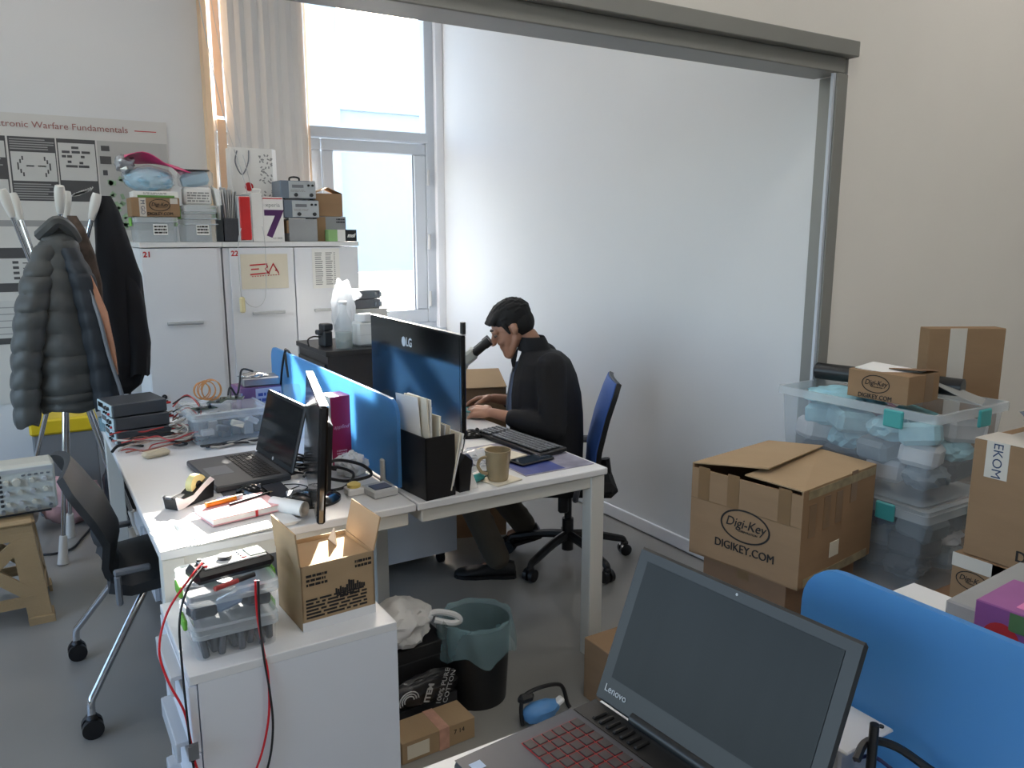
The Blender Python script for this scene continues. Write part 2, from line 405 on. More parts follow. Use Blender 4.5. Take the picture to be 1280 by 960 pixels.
# ------------------------------------------------------------------ poster
m_poster = mat('poster_paper', (204, 203, 200), .5, var=.015)
m_pdark = mat('poster_dark_panel', (74, 74, 76), .5, var=.03)
m_pmid = mat('poster_grey_print', (150, 150, 150), .5, var=.03)
m_plite = mat('poster_light_print', (196, 196, 194), .5, var=.03)
m_pgreen = mat('poster_green_print', (150, 178, 146), .5, var=.3, vs=12)
po = T('wall_poster', 'large technical wall poster with dark text panels and a printed title', 'poster', (0, YW - .001, 0))
MB().bx(-.62, .86, -.004, -.001, .60, 2.245).build('sheet', m_poster, po)
text('Electronic Warfare Fundamentals', .0505, po, (.645, -.0055, 2.185), FY, mat('poster_title_print', (150, 96, 92), .6), align='RIGHT', sx=1.07)
MB().bx(.68, .80, -.0052, -.004, 2.182, 2.187).build('red_rule', m_red, po)
def panel(x0, x1, z0, z1, m): return MB().bx(x0, x1, -.0052, -.004, z0, z1).build('printed_panel', m, po)
def pr(p, x0, x1, z0, z1, m): MB().bx(x0, x1, -.0062, -.0052, z0, z1).build('print_block', m, p)
rnd = random.Random(3)
def lines(p, x0, x1, z0, z1, n, m):
    mb = MB()
    for i in range(n):
        z = z0 + (z1 - z0) * (i + .5) / n
        mb.bx(x0, x1 - rnd.random() * (x1 - x0) * .25, -.0062, -.0052, z - .003, z + .003)
    mb.build('text_lines', m, p)
a = panel(-.4, .012, 1.76, 2.118, m_pdark); lines(a, -.2, .0, 1.95, 2.0, 3, m_pmid); pr(a, -.38, .005, 2.0, 2.09, m_plite); pr(a, -.38, .005, 1.78, 1.88, m_plite)
b = panel(.022, .255, 1.765, 2.118, m_pdark); pr(b, .03, .25, 1.875, 2.035, m_plite); lines(b, .03, .25, 2.045, 2.11, 5, m_pmid); lines(b, .03, .25, 1.77, 1.865, 7, m_pmid)
mb = MB()
for i in range(6):
    for sg in (-1, 1):
        t = (i - 2.5) / 2.5; x = .14 + sg * (.085 - .03 * abs(t)); mb.bx(x - .004, x + .004, -.0066, -.006, 1.955 + t * .045 - .01, 1.955 + t * .045 + .012)
mb.build('diagram', m_pdark, b)
pr(b, .10, .14, 1.955, 1.962, m_pdark); pr(b, .158, .20, 1.955, 1.962, m_pdark)
c = panel(.262, .462, 1.765, 2.118, m_pdark); pr(c, .268, .457, 1.885, 2.095, m_plite)
for (x0, x1, z) in ((.335, .372, 2.07), (.285, .325, 2.045), (.335, .378, 2.045), (.386, .43, 2.045), (.283, .305, 2.02), (.31, .335, 2.02), (.38, .40, 2.02), (.31, .33, 1.99), (.37, .39, 1.985), (.30, .36, 1.965), (.365, .42, 1.965)):
    MB().bx(x0, x1, -.0068, -.0062, z - .007, z + .007).build('print_block', m_pdark, c)
mb = MB()
for i in range(9): mb.prism([(.30 + i * .014, 1.79 + i * .004), (.36 + i * .009, 1.80 + i * .006), (.33 + i * .012, 1.815 + i * .005)], 'y', -.0068, -.0062)
mb.build('picture_print', m_plite, c)
d = panel(.47, .855, 1.60, 2.118, mat('poster_grey_area', (176, 176, 174), .5))
for (x0, x1, z0, z1) in ((.49, .535, 2.06, 2.09), (.48, .54, 1.985, 2.03), (.49, .515, 1.92, 1.95)): pr(d, x0, x1, z0, z1, m_pdark)
mb = MB()
for i in range(26): 
    x = .52 + rnd.random() * .1; z = 1.62 + rnd.random() * .3; mb.box((x, -.0058, z), (.008 + rnd.random() * .02, .001, .02 + rnd.random() * .02), rot=(0, rnd.random() * 3, 0))
mb.build('green_print', m_pgreen, d)
e = panel(-.62, .462, 1.62, 1.655, m_pmid)
f = panel(-.62, .07, 1.25, 1.50, m_pdark); pr(f, -.3, .062, 1.30, 1.44, m_plite)
mb = MB()
for i in range(4): mb.bx(-.02, .01, -.0068, -.0062, 1.32 + i * .03, 1.335 + i * .03).bx(.03, .058, -.0068, -.0062, 1.32 + i * .03, 1.326 + i * .03)
mb.build('diagram', m_pdark, f)
g_ = panel(-.62, .05, .95, 1.20, m_plite); lines(g_, -.3, .04, .99, 1.18, 5, m_pmid); pr(g_, -.62, .05, .95, .985, m_pdark)
text('RIGHT', .035, po, (-.02, -.0055, .90), FY, m_pdark)

# ------------------------------------------------------------------ white office cabinets 21 and 22
def cabinet(x0, x1, y0, doors, num, label):
    w = x1 - x0
    t = T('office_cabinet', label, 'cabinet', (x0, y0, 0))
    D = 5.38 - y0
    MB().bx(0, w, .02, D, .02, 1.498).build('body', m_white2, t)
    MB().bx(0.01, w - .01, .04, D, 0, .02).build('plinth', m_mid, t)
    MB().bx(-.004, w + .004, -.004, D, 1.503, 1.531, .002).build('top_slab', m_white, t)
    dw = (w - .02) / doors if doors == 1 else w / doors
    for i in range(doors):
        a = .003 + i * dw; bb = (i + 1) * dw - .003
        if doors == 2 and i == 0: a = .034
        d = MB().bx(a, bb, 0, .019, .05, 1.497, .0015).build('door', m_white2, t)
        hx = (a + bb) / 2 + (.0 if doors == 1 else (.02 if i == 0 else -.0))
        hz = 1.075 if doors == 1 else 1.11
        MB().bx(hx - .098, hx + .098, -.022, -.006, hz - .008, hz + .01, .003).bx(hx - .09, hx - .075, -.008, 0, hz - .006, hz + .008).bx(hx + .075, hx + .09, -.008, 0, hz - .006, hz + .008).build('handle', m_light, d)
        if i == 0:
            MB().cyl((a + .06, 0, .655), (a + .06, -.012, .655), .014, n=14).cyl((a + .06, -.012, .655), (a + .06, -.03, .655), .006, n=8).build('lock', m_dark, d)
            text(num, .042, d, (a + .030, -.0012, 1.464), FY, m_red, bold=.0012)
    return t
cabinet(.590, 1.022, 4.90, 1, '21', 'single-door white cabinet numbered 21 at the left')
cabinet(1.032, 1.858, 4.90, 2, '22', 'two-door white cabinet numbered 22 beside the window')
pa = T('paper_sign', 'beige sheet with a red angular logo taped on cabinet 22', 'sign', (1.125, 4.897, 1.255))
MB().bx(0, .278, -.0015, 0, 0, .205).build('sheet', m_paper2, pa)
lg = MB()
def bar(x0, z0, x1, z1, th=.008):
    lg.prism([(x0, z0 - th / 2), (x1, z1 - th / 2), (x1, z1 + th / 2), (x0, z0 + th / 2)], 'y', -.0028, -.0016)
bar(.052, .140, .155, .146); bar(.058, .115, .105, .118); bar(.052, .085, .165, .094)
bar(.145, .146, .158, .130, .012); bar(.158, .131, .14, .117, .01); bar(.14, .117, .166, .088, .012)
bar(.160, .090, .190, .146, .014); bar(.190, .146, .222, .090, .014); bar(.20, .108, .215, .106)
lg.build('logo', m_red, pa)
mb = MB()
for i in range(11): mb.bx(.062 + i * .0155, .069 + i * .0155, -.0028, -.0016, .071 + i * .0008, .076 + i * .0008)
mb.build('small_print', m_red, pa)
pl = T('printed_list', 'small printed name list in a sleeve on the right door of cabinet 22', 'paper', (1.555, 4.897, 1.245))
MB().bx(0, .175, -.0015, 0, 0, .245, 0).build('sheet', m_paper, pl)
mb = MB()
for i in range(16):
    for x0, x1 in ((.018, .068), (.085, .13), (.138, .146)): mb.bx(x0, x1 - rnd.random() * .012 * (x1 - x0 > .02), -.0026, -.0016, .022 + i * .0128, .028 + i * .0128)
mb.build('text_lines', m_pmid, pl)

# ------------------------------------------------------------------ desks
def desk(x0, x1, y0, y1, label, left):
    t = T('office_desk', label, 'desk', (x0, y0, 0)); w = x1 - x0; l = y1 - y0
    MB().bx(0, w, 0, l, .715, .74, .003).build('desk_top', m_white, t)
    fr = MB().bx(.02, w - .02, .015, .055, .668, .713, .003).bx(.02, w - .02, l - .055, l - .015, .668, .713, .003)\
        .bx(.02, .06, .05, l - .05, .668, .713, .003).bx(w - .06, w - .02, .05, l - .05, .668, .713, .003)
    fr.build('frame', m_white_metal, t)
    for y in (.008, l - .063):
        for x in ((.004, w - .06) if left else (w - .068, .02)):
            if left and x > .1: continue
            if (not left) and x < .1 and y < .1: continue
            MB().bx(x, x + .06, y, y + .055, 0, .713, .003).build('leg', m_white_metal, t)
    return t
dl_ = desk(.251, 1.003, 2.217, 3.90, 'white desk on the left with laptop and power supplies', True)
MB().bx(.69, .745, .60, .655, 0, .713, .003).build('leg', m_white_metal, dl_)
dr_ = desk(1.009, 1.770, 2.217, 3.82, 'white desk on the right where the man sits', False)
MB().bx(.01, .06, .4, .455, 0, .713, .003).build('leg', m_white_metal, dr_)
# mobile pedestals under the desks
def pedestal(name, label, x0, x1, y0, y1, z1, face, group=None):
    t = T(name, label, 'drawer unit', (x0, y0, 0)); w = x1 - x0; l = y1 - y0; zb = .07 if name != 'drawer_pedestal' else .06
    MB().bx(.018 if face == '-x' else 0, w, 0, l, zb, z1 - .022).build('body', m_white2, t)
    MB().bx(0, w, 0, l, z1 - .022, z1, .0015).build('top_panel', m_white, t)
    n = 3; hh = (z1 - .025 - zb) / n
    for i in range(n):
        za = zb + i * hh + .002; zc = zb + (i + 1) * hh - .002
        if face == '-x':
            d = MB().bx(-.002, .016, .004, l - .004, za, zc, .0015).build('drawer', m_white2, t)
            MB().bx(-.030, -.020, l * .18, l * .72, zc - .055, zc - .004, .002).bx(-.022, -.002, l * .18, l * .72, zc - .014, zc - .004).build('handle', m_light, d)
        else:
            d = MB().bx(0.004, w - .004, l - .002, l + .016, za, zc, .0015).build('drawer', m_white2, t)
            MB().bx(w * .3, w * .7, l + .018, l + .03, zc - .03, zc - .01, .003).build('handle', m_light, d)
    for x in (.06, w - .06):
        for y in (.06, l - .06):
            MB().cyl((x - .012, y, .028), (x + .012, y, .028), .028, n=16).bx(x - .014, x + .014, y - .02, y + .02, .04, .07).build('caster', m_black, t)
    return t
pedestal('drawer_pedestal', 'white drawer pedestal in front of the desk with bins on top', .240, .744, 1.781, 2.205, .60, '-x')
pedestal('mobile_drawer_unit', 'white rolling drawer unit under the right desk', 1.15, 1.69, 3.27, 3.70, .56, '+y')
pedestal('mobile_drawer_unit', 'white rolling drawer unit beneath the left desk behind the chair', .36, .78, 3.42, 3.80, .58, '-x')

# blue acrylic screen between the desks
m_acr = mat('blue_acrylic', (104, 160, 212), .25, var=.02)
nt = m_acr.node_tree; p_ = nt.nodes['Principled BSDF']; tl = nt.nodes.new('ShaderNodeBsdfTranslucent'); tl.inputs[0].default_value = rgb((150, 205, 245))
mxs = nt.nodes.new('ShaderNodeMixShader'); mxs.inputs[0].default_value = .62
nt.links.new(p_.outputs[0], mxs.inputs[1]); nt.links.new(tl.outputs[0], mxs.inputs[2]); nt.links.new(mxs.outputs[0], nt.nodes['Material Output'].inputs[0])
def screen(label, x, y0, y1, z0, z1, r=.06, clamps=()):
    t = T('desk_screen', label, 'desk divider', (x, 0, 0))
    poly = [(y0, z0), (y1, z0)]
    for k in range(7): a = k * math.pi / 12; poly.append((y1 - r + r * math.cos(a), z1 - r + r * math.sin(a)))
    for k in range(7): a = math.pi / 2 + k * math.pi / 12; poly.append((y0 + r + r * math.cos(a), z1 - r + r * math.sin(a)))
    MB().prism(poly, 'x', -.006, .006).build('panel', m_acr, t)
    for y in clamps:
        MB().bx(-.020, -.007, y - .012, y + .012, .742, .83, .004).bx(.007, .020, y - .012, y + .012, .742, .83, .004).bx(-.02, .02, y - .012, y + .012, .742, .758).build('clamp', m_white_metal, t)
    return t
screen('blue acrylic screen standing between the two white desks', 1.006, 2.345, 3.85, .758, 1.05, .06, (2.46, 3.6))
# black cabinet at the far end of the right desk
bc = T('black_cabinet', 'black wooden cabinet behind the desk screen carrying bottles', 'cabinet', (1.275, 3.86, 0))
mbw = mat('black_ash_laminate', (38, 37, 38), .4, var=.15, vs=20, stretch=(6, 1, 1))
MB().bx(0.012, .47, 0.012, .49, 0, .972).build('body', mbw, bc)
MB().bx(0, .485, 0, .505, .972, .998, .002).build('top_panel', mbw, bc)
MB().bx(.0, .012, .03, .47, .70, .93, .002).build('drawer', mbw, bc)
# ------------------------------------------------------------------ coat rack, coats
m_knob = mat('white_rack_cap', (224, 222, 216), .4, var=.03)
rk = T('coat_rack', 'chrome coat rack of crossed rods with white caps by the poster', 'coat rack', (0, 0, 0))
rods = [((-.012, 4.30, 1.72), (.40, 4.50, .10)), ((.024, 4.46, 1.71), (.36, 4.22, .10)), ((.336, 4.27, 1.71), (-.13, 4.42, .10)),
        ((.192, 4.16, 1.735), (.11, 4.62, .10)), ((.232, 4.48, 1.725), (.062, 4.27, .10))]
for a, b in rods:
    r_ = MB().cyl(a, b, .0105, n=12).build('rod', m_chrome, rk)
    a = Vector(a); b = Vector(b); d = (a - b).normalized()
    MB().tube([a - d * .07, a - d * .02, a + d * .03, a + d * .055], .016, n=12, rf=lambda t: .8 + .6 * math.sin(math.pi * min(1, t * 1.05) * .8)).build('cap', m_knob, r_)
    MB().tube([b + d * .04, b - d * .02, b - d * .065, b - d * .098], .017, n=12, rf=lambda t: 1.0 + .5 * t).build('foot', m_knob, r_)
MB().cyl((.125, 4.36, .98), (.125, 4.36, 1.02), .035, n=16).build('hub', m_chrome, rk)

def interp(keys, t):
    n = len(keys) - 1; x = t * n; i = min(int(x), n - 1); f = x - i
    f = f * f * (3 - 2 * f) * .35 + f * .65
    return [a + (b - a) * f for a, b in zip(keys[i], keys[i + 1])]
def garment(keys, n=44, lv=60, folds=.10, fk=7, seed=1, puff=0.0, pn=11, flat=1.0):
    rings = []
    for j in range(lv + 1):
        t = j / lv; cx, cy, z, rx, ry = interp(keys, t); ring = []
        for i in range(n):
            a = 2 * math.pi * i / n
            k = 1 + folds * (.35 + t) * math.sin(fk * a + seed + 2.2 * t + 1.5 * noise.noise(Vector((math.cos(a), math.sin(a), t * 2 + seed))))
            k += .06 * noise.noise(Vector((math.cos(a) * 2, math.sin(a) * 2, t * 5 + seed * 3)))
            if puff: k += puff * (abs(math.sin(math.pi * (t * pn + .25 * noise.noise(Vector((a, t * 3, seed)))))) ** .6 - .6)
            ring.append((cx + rx * k * math.cos(a), cy + ry * k * math.sin(a), z + (.012 * math.sin(3 * a + seed) if j == lv else 0)))
        rings.append(ring)
    return MB().loft(rings)
m_puff = mat('grey_puffer_nylon', (72, 74, 74), .5, var=.12, vs=10, bump=.12, bs=30)
m_navy = mat('navy_lining', (30, 36, 44), .6, var=.1)
m_tan = mat('tan_lining', (176, 124, 96), .7, var=.1)
m_blackcloth = mat('black_wool', (17, 19, 25), .85, var=.15, bump=.08, bs=40)
m_leo = mat('mottled_scarf', (70, 58, 50), .8, var=.9, vs=22)
pj = T('puffer_jacket', 'grey quilted puffer jacket hanging on the chrome coat rack', 'jacket', (0, 0, 0))
garment([(.165, 4.10, 1.615, .035, .03), (.165, 4.08, 1.55, .07, .06), (.15, 4.06, 1.42, .105, .075), (.145, 4.05, 1.25, .125, .08), (.15, 4.05, 1.05, .135, .085), (.145, 4.05, .88, .13, .085), (.15, 4.05, .80, .11, .07)], folds=.06, fk=5, seed=2, puff=.16, pn=12).build('body', m_puff, pj)
garment([(.12, 4.06, 1.53, .045, .05), (.075, 4.02, 1.40, .062, .06), (.035, 4.0, 1.25, .064, .06), (.005, 4.0, 1.08, .060, .058), (-.018, 4.0, .92, .056, .054), (-.028, 4.0, .76, .048, .05)], n=28, folds=.03, seed=5, puff=.2, pn=10).build('sleeve', m_puff, pj)
garment([(.20, 4.03, 1.52, .035, .04), (.235, 3.99, 1.40, .05, .05), (.265, 3.98, 1.20, .055, .05), (.285, 3.98, 1.0, .055, .05), (.29, 3.98, .80, .05, .045)], n=28, folds=.04, seed=8, puff=.15, pn=9).build('sleeve', m_navy, pj)
MB().loft([[(.245, 3.97, 1.42), (.272, 3.955, 1.40), (.276, 3.975, 1.40), (.249, 3.99, 1.42)], [(.275, 3.93, 1.27), (.318, 3.92, 1.24), (.322, 3.94, 1.24), (.279, 3.95, 1.27)], [(.30, 3.93, 1.1), (.335, 3.92, 1.08), (.339, 3.94, 1.08), (.304, 3.95, 1.1)], [(.325, 3.93, .98), (.338, 3.92, .96), (.342, 3.94, .96), (.329, 3.95, .98)]]).build('lining', m_tan, pj)
MB().tube([(.225, 3.99, 1.48), (.28, 3.93, 1.25), (.31, 3.92, 1.05), (.345, 3.92, .88), (.352, 3.93, .80)], .009, n=6).build('zip_edge', m_mid, pj)
MB().tube([(.10, 4.09, 1.57), (.13, 4.05, 1.60), (.17, 4.04, 1.63), (.21, 4.06, 1.60), (.235, 4.10, 1.55)], .028, n=8).build('collar', m_puff, pj)
bk = T('black_coat', 'long black coat hanging at the right side of the coat rack', 'coat', (0, 0, 0))
garment([(.385, 4.33, 1.755, .028, .03), (.39, 4.33, 1.68, .055, .06), (.405, 4.33, 1.52, .08, .08), (.415, 4.33, 1.38, .105, .085), (.40, 4.33, 1.15, .12, .085), (.405, 4.33, .98, .115, .08), (.39, 4.33, .84, .085, .065), (.37, 4.33, .80, .05, .05)], folds=.06, fk=6, seed=11).build('body', m_blackcloth, bk)
garment([(.44, 4.30, 1.42, .04, .045), (.465, 4.29, 1.25, .052, .05), (.475, 4.28, 1.05, .052, .05), (.465, 4.28, .90, .046, .045)], n=24, folds=.04, seed=13).build('sleeve', m_blackcloth, bk)
sc = T('patterned_scarf', 'mottled brown scarf hanging between the puffer jacket and black coat', 'scarf', (0, 0, 0))
garment([(.235, 4.22, 1.66, .02, .02), (.255, 4.20, 1.60, .03, .025), (.28, 4.20, 1.48, .04, .03), (.30, 4.2, 1.35, .035, .03), (.30, 4.2, 1.2, .03, .03)], n=20, lv=24, folds=.12, fk=4, seed=4).build('cloth', m_leo, sc)

# ------------------------------------------------------------------ stool with oscilloscope, bags on the floor
m_stool = mat('tan_woven_plastic', (176, 148, 108), .5, var=.06)
nt = m_stool.node_tree; wv = nt.nodes.new('ShaderNodeTexBrick'); wv.inputs['Scale'].default_value = 22; wv.inputs['Mortar Size'].default_value = .03
tc_ = nt.nodes.new('ShaderNodeTexCoord'); cb = nt.nodes.new('ShaderNodeCombineXYZ'); sp_ = nt.nodes.new('ShaderNodeSeparateXYZ')
ad = nt.nodes.new('ShaderNodeMath'); nt.links.new(tc_.outputs['Object'], sp_.inputs[0]); nt.links.new(sp_.outputs[0], ad.inputs[0]); nt.links.new(sp_.outputs[1], ad.inputs[1])
nt.links.new(ad.outputs[0], cb.inputs[0]); nt.links.new(sp_.outputs[2], cb.inputs[1]); nt.links.new(cb.outputs[0], wv.inputs[0])
bp_ = nt.nodes.new('ShaderNodeBump'); bp_.inputs['Strength'].default_value = 1.0; bp_.inputs['Distance'].default_value = .004
nt.links.new(wv.outputs['Fac'], bp_.inputs['Height']); bp_.invert = True; nt.links.new(bp_.outputs[0], nt.nodes['Principled BSDF'].inputs['Normal'])
st = T('plastic_stool', 'tan woven-look plastic stool under the oscilloscope', 'stool', (-.215, 3.83, 0))
hb, ht, zt = .205, .165, .44
MB().box((0, 0, zt - .014), (ht * 2 + .02, ht * 2 + .02, .028), .012).build('seat', m_stool, st)
def lerp(z): return ht + (hb - ht) * (1 - z / (zt - .03))
for sx in (-1, 1):
    for sy in (-1, 1):
        rings = []
        for z in (0.0, .03, .032, .2, zt - .028):
            h = lerp(z) + (.008 if z < .031 else 0); w = .085 if z > .031 else .095; x0 = sx * h; y0 = sy * h
            rings.append([(x0, y0, z), (x0 - sx * w, y0, z), (x0 - sx * w, y0 - sy * .012, z), (x0 - sx * .012, y0 - sy * .012, z), (x0 - sx * .012, y0 - sy * w, z), (x0, y0 - sy * w, z)])
        MB().loft(rings, smooth=False).build('leg', m_stool, st)
for k in range(4):
    Mr = Matrix.Rotation(k * math.pi / 2, 4, 'Z')
    mb = MB()
    def strip(xa, za, xb, zb, w):
        ya = -lerp(za) ; yb = -lerp(zb)
        d = Vector((xb - xa, 0, zb - za)).normalized(); nn = Vector((-d.z, 0, d.x)) * w / 2
        A = Vector((xa, ya, za)); B = Vector((xb, yb, zb)); o = Vector((0, .012, 0))
        mb.add([A - nn, B - nn, B + nn, A + nn, A - nn + o, B - nn + o, B + nn + o, A + nn + o], [(0, 1, 2, 3), (7, 6, 5, 4), (0, 4, 5, 1), (2, 6, 7, 3), (1, 5, 6, 2), (0, 3, 7, 4)])
    strip(-.14, .37, .14, .12, .05); strip(.14, .37, -.14, .12, .05); strip(-.14, .385, .14, .385, .06); strip(-.14, .10, .14, .10, .045)
    mb.move(Mr); mb.build('side_lattice', m_stool, st)
os_ = T('oscilloscope', 'beige bench oscilloscope with many knobs standing on the tan stool', 'oscilloscope', (-.145, 3.78, .441), 2)
m_beige = mat('beige_instrument', (204, 202, 190), .5, var=.03)
MB().box((0, 0, .112), (.39, .13, .205), .012).build('body', m_beige, os_)
MB().bx(-.17, .17, -.05, .05, 0, .012).build('feet', m_dark, os_)
MB().bx(-.19, .19, -.074, -.066, .02, .205, .004).build('front_panel', mat('panel_face', (198, 202, 198), .5, var=.03), os_)
MB().bx(-.185, -.02, -.078, -.073, .05, .19, .004).build('screen', m_blackg, os_)
MB().bx(-.01, .19, -.0755, -.074, .185, .2).build('name_strip', m_light, os_)
for i in range(4):
    for j in range(3):
        x = .02 + i * .045; z = .06 + j * .045
        if j == 2 and i == 1: continue
        MB().cyl((x, -.074, z), (x, -.092, z), .0105 if j else .009, .009, n=14).build('knob', m_light if (i + j) % 2 else m_beige, os_)
MB().cyl((.055, -.074, .148), (.055, -.095, .148), .017, .015, n=18).build('knob', m_beige, os_)
for i in range(5):
    MB().cyl((.0 + i * .042, -.074, .032), (.0 + i * .042, -.10, .032), .0075, n=12).build('connector', m_steel, os_)
for i in range(7):
    MB().bx(-.006, .006, -.079, -.074, .05 + i * .02, .062 + i * .02, .002).build('button', m_dark, os_)
for i in range(5):
    MB().bx(.075 + i * .022, .088 + i * .022, -.079, -.074, .168, .176, .002).build('button', m_mid, os_)
m_pinkbag = mat('pink_printed_plastic', (186, 146, 146), .45, var=.3, vs=9, bump=.2, bs=18)
tag(MB().blob((.13, 4.88, .14), (.15, .12, .14), 3, .22, 2.2, 4, flat=-.139).build('plastic_bag', m_pinkbag), 'crumpled pale pink plastic bag on the floor behind the coat rack', 'bag')
tag(MB().blob((-.14, 4.80, .13), (.10, .10, .13), 9, .25, 2.4, 4, flat=-.129).build('plastic_bag', mat('grey_translucent_bag', (170, 164, 160), .4, var=.2, bump=.2, bs=18)), 'greyish crumpled plastic bag beside the pink one', 'bag')
tag(MB().blob((.37, 4.72, .20), (.085, .08, .20), 12, .2, 2.0, 4, flat=-.199).build('black_bag', mat('black_bag_plastic', (30, 30, 34), .4, var=.1, bump=.2, bs=20)), 'dark stuffed bag standing behind the pink bag', 'bag')
yb = T('yellow_crate', 'yellow plastic crate against the wall behind the coat rack', 'crate', (.14, 5.2, 0))
MB().bx(-.16, .16, -.13, .13, 0, .47, .01).build('body', mat('grey_crate', (120, 122, 124), .5), yb)
MB().bx(-.17, .17, -.14, .14, .47, .56, .012).build('lid', m_yellow, yb)
tag(MB().tube([(-.12, 4.5, .006), (.0, 4.42, .006), (.10, 4.44, .008), (.17, 4.62, .006), (.26, 4.8, .006), (.5, 4.84, .006)], .006).build('floor_cable', m_black), 'black cable lying on the floor at the foot of the coat rack', 'cable')

# ------------------------------------------------------------------ grey chair with chrome legs
m_cs = mat('charcoal_shell', (40, 43, 47), .6, var=.05, bump=.05, bs=200)
lc = T('office_chair', 'charcoal shell chair with chrome legs and casters at the left desk', 'chair', (.335, 2.955, 0), 1)
def shell(keys, th=.014, nseg=14):
    """keys: (x, z, halfwidth, curl)"""
    n = 24; A = []; B = []
    for j in range(n + 1):
        x, z, w, cu = interp(keys, j / n); ra = []; rb = []
        x2, z2, _, _ = interp(keys, min(1, j / n + .01)); x1, z1, _, _ = interp(keys, max(0, j / n - .01))
        nn = Vector((-(z2 - z1), 0, x2 - x1)).normalized()
        for i in range(nseg + 1):
            u = -1 + 2 * i / nseg; p = Vector((x, u * w, z)) + nn * cu * (u * u)
            ra.append(p); rb.append(p - nn * th)
        A.append(ra); B.append(rb)
    rings = [a + b[::-1] for a, b in zip(A, B)]
    return MB().loft(rings)
shell([(.23, .425, .20, .0), (.20, .45, .22, .01), (.05, .45, .225, .02), (-.12, .445, .22, .03), (-.18, .46, .20, .03)], .035).build('seat', m_cs, lc)
shell([(-.14, .455, .17, .03), (-.165, .50, .175, .035), (-.14, .60, .20, .05), (-.175, .70, .225, .055), (-.235, .80, .22, .05), (-.265, .845, .18, .04)], .022).build('backrest', m_cs, lc)
for sy in (-1, 1):
    MB().bx(-.17, -.06, sy * .235 - .012, sy * .235 + .012, .50, .52, .005).bx(-.17, -.15, sy * .235 - .012, sy * .235 + .012, .40, .50, .005).build('armrest_bracket', m_mid, lc)
MB().box((.0, 0, .41), (.30, .26, .035), .01).build('seat_pan', m_black, lc)
for sx, sy in ((-1, -1), (-1, 1), (1, -1), (1, 1)):
    a = (sx * .07, sy * .15, .405); b = (sx * .27 + (.0), sy * .275, .12); c = (sx * .275, sy * .28, .07)
    lg_ = MB().tube([a, (sx * .14, sy * .195, .31), (sx * .25, sy * .262, .15), (sx * .272, sy * .276, .115), c], .0125, n=12, sub=4).build('leg', m_chrome, lc)
    MB().cyl((sx * .275, sy * .28 - .026, .032), (sx * .275, sy * .28 - .006, .032), .032, n=18).cyl((sx * .275, sy * .28 + .006, .032), (sx * .275, sy * .28 + .026, .032), .032, n=18)\
        .cyl((sx * .275, sy * .28 - .006, .032), (sx * .275, sy * .28 + .006, .032), .018, n=12).box((sx * .275, sy * .28, .062), (.035, .045, .03), .01).build('caster', m_black, lg_)
# ------------------------------------------------------------------ things on cabinet 21
ZC = 1.532
def digikey(parent, w, loc, rot, com=True):
    """printed oval mark and web address; built in local x/y, faces +z"""
    e = bpy.data.objects.new('printed_mark', None)
    n = 40; mb = MB(); a, b = w / 2, w * .30
    o1 = [(a * math.cos(2 * math.pi * i / n), b * math.sin(2 * math.pi * i / n), .0006) for i in range(n)]
    o2 = [(p[0] * .93, p[1] * .90, .0006) for p in o1]
    mb.add(o1 + o2, [[i, (i + 1) % n, n + (i + 1) % n, n + i] for i in range(n)])
    r_ = mb.build('printed_mark', m_ink, parent, loc, rot); r_['kind'] = 'stuff'
    text('Digi-Key', w * .24, r_, (0, w * .03, .0004), UP, m_ink, shear=.25, sx=.95, ext=0)
    text('Digi-Key', w * .24, r_, (w * .008, w * .036, .0005), UP, m_ink, shear=.25, sx=.95, ext=0)
    text('CORPORATION', w * .055, r_, (w * .06, -w * .10, .0004), UP, m_ink)
    if com:
        for dx in (-.006, 0, .006): text('DIGIKEY.COM', w * .21, r_, (dx * w, -w * .43 + dx * w * .5, .0004 + .0001 * dx), UP, m_ink, sx=.92, ext=0)
    return r_
def tote(name, label, x0, x1, y0, y1, z0, z1, cat='storage box', group=None, clips=None, rz=0, m=None, lid=True, taper=.9, parts=True):
    """clear storage box: tapered walls, floor, rim and optional lid"""
    t = T(name, label, cat, ((x0 + x1) / 2, (y0 + y1) / 2, z0), rz, group); w = (x1 - x0) / 2; l = (y1 - y0) / 2; h = z1 - z0; m = m or m_clear
    def ring(sx, sy, z, r=.02):
        P = []
        for cx, cy, a0 in ((sx - r, sy - r, 0), (-sx + r, sy - r, 90), (-sx + r, -sy + r, 180), (sx - r, -sy + r, 270)):
            for k in range(4): a = R(a0 + k * 30); P.append((cx + r * math.cos(a), cy + r * math.sin(a), z))
        return P
    r = min(.02, w * .25)
    hz = h - (.018 if lid else 0)
    MB().loft([ring(w * taper, l * taper, .0, r), ring(w * .96, l * .96, hz, r)], cap=False, smooth=True)\
        .add(ring(w * taper, l * taper, .002, r), [list(range(16))]).build('tub', m, t)
    MB().loft([ring(w * .96, l * .96, hz - max(.012, h * .10), r), ring(w, l, hz - max(.010, h * .09), r), ring(w, l, hz, r), ring(w * .955, l * .955, hz, r)], cap=False).build('rim', m_clear_rim, t)
    if lid:
        MB().loft([ring(w, l, hz + .001, r), ring(w, l, h - .004, r), ring(w * .94, l * .94, h, r), ring(w * .9, l * .9, h - .005, r)], cap=False).add(ring(w * .9, l * .9, h - .005, r), [list(range(16))]).build('lid', m_clear_rim, t)
    if clips:
        for sx in (-1, 1):
            MB().box((sx * (w + .004), 0, h * .80), (.010, l * .55, h * .34), .003).build('clip', clips, t)
    return t
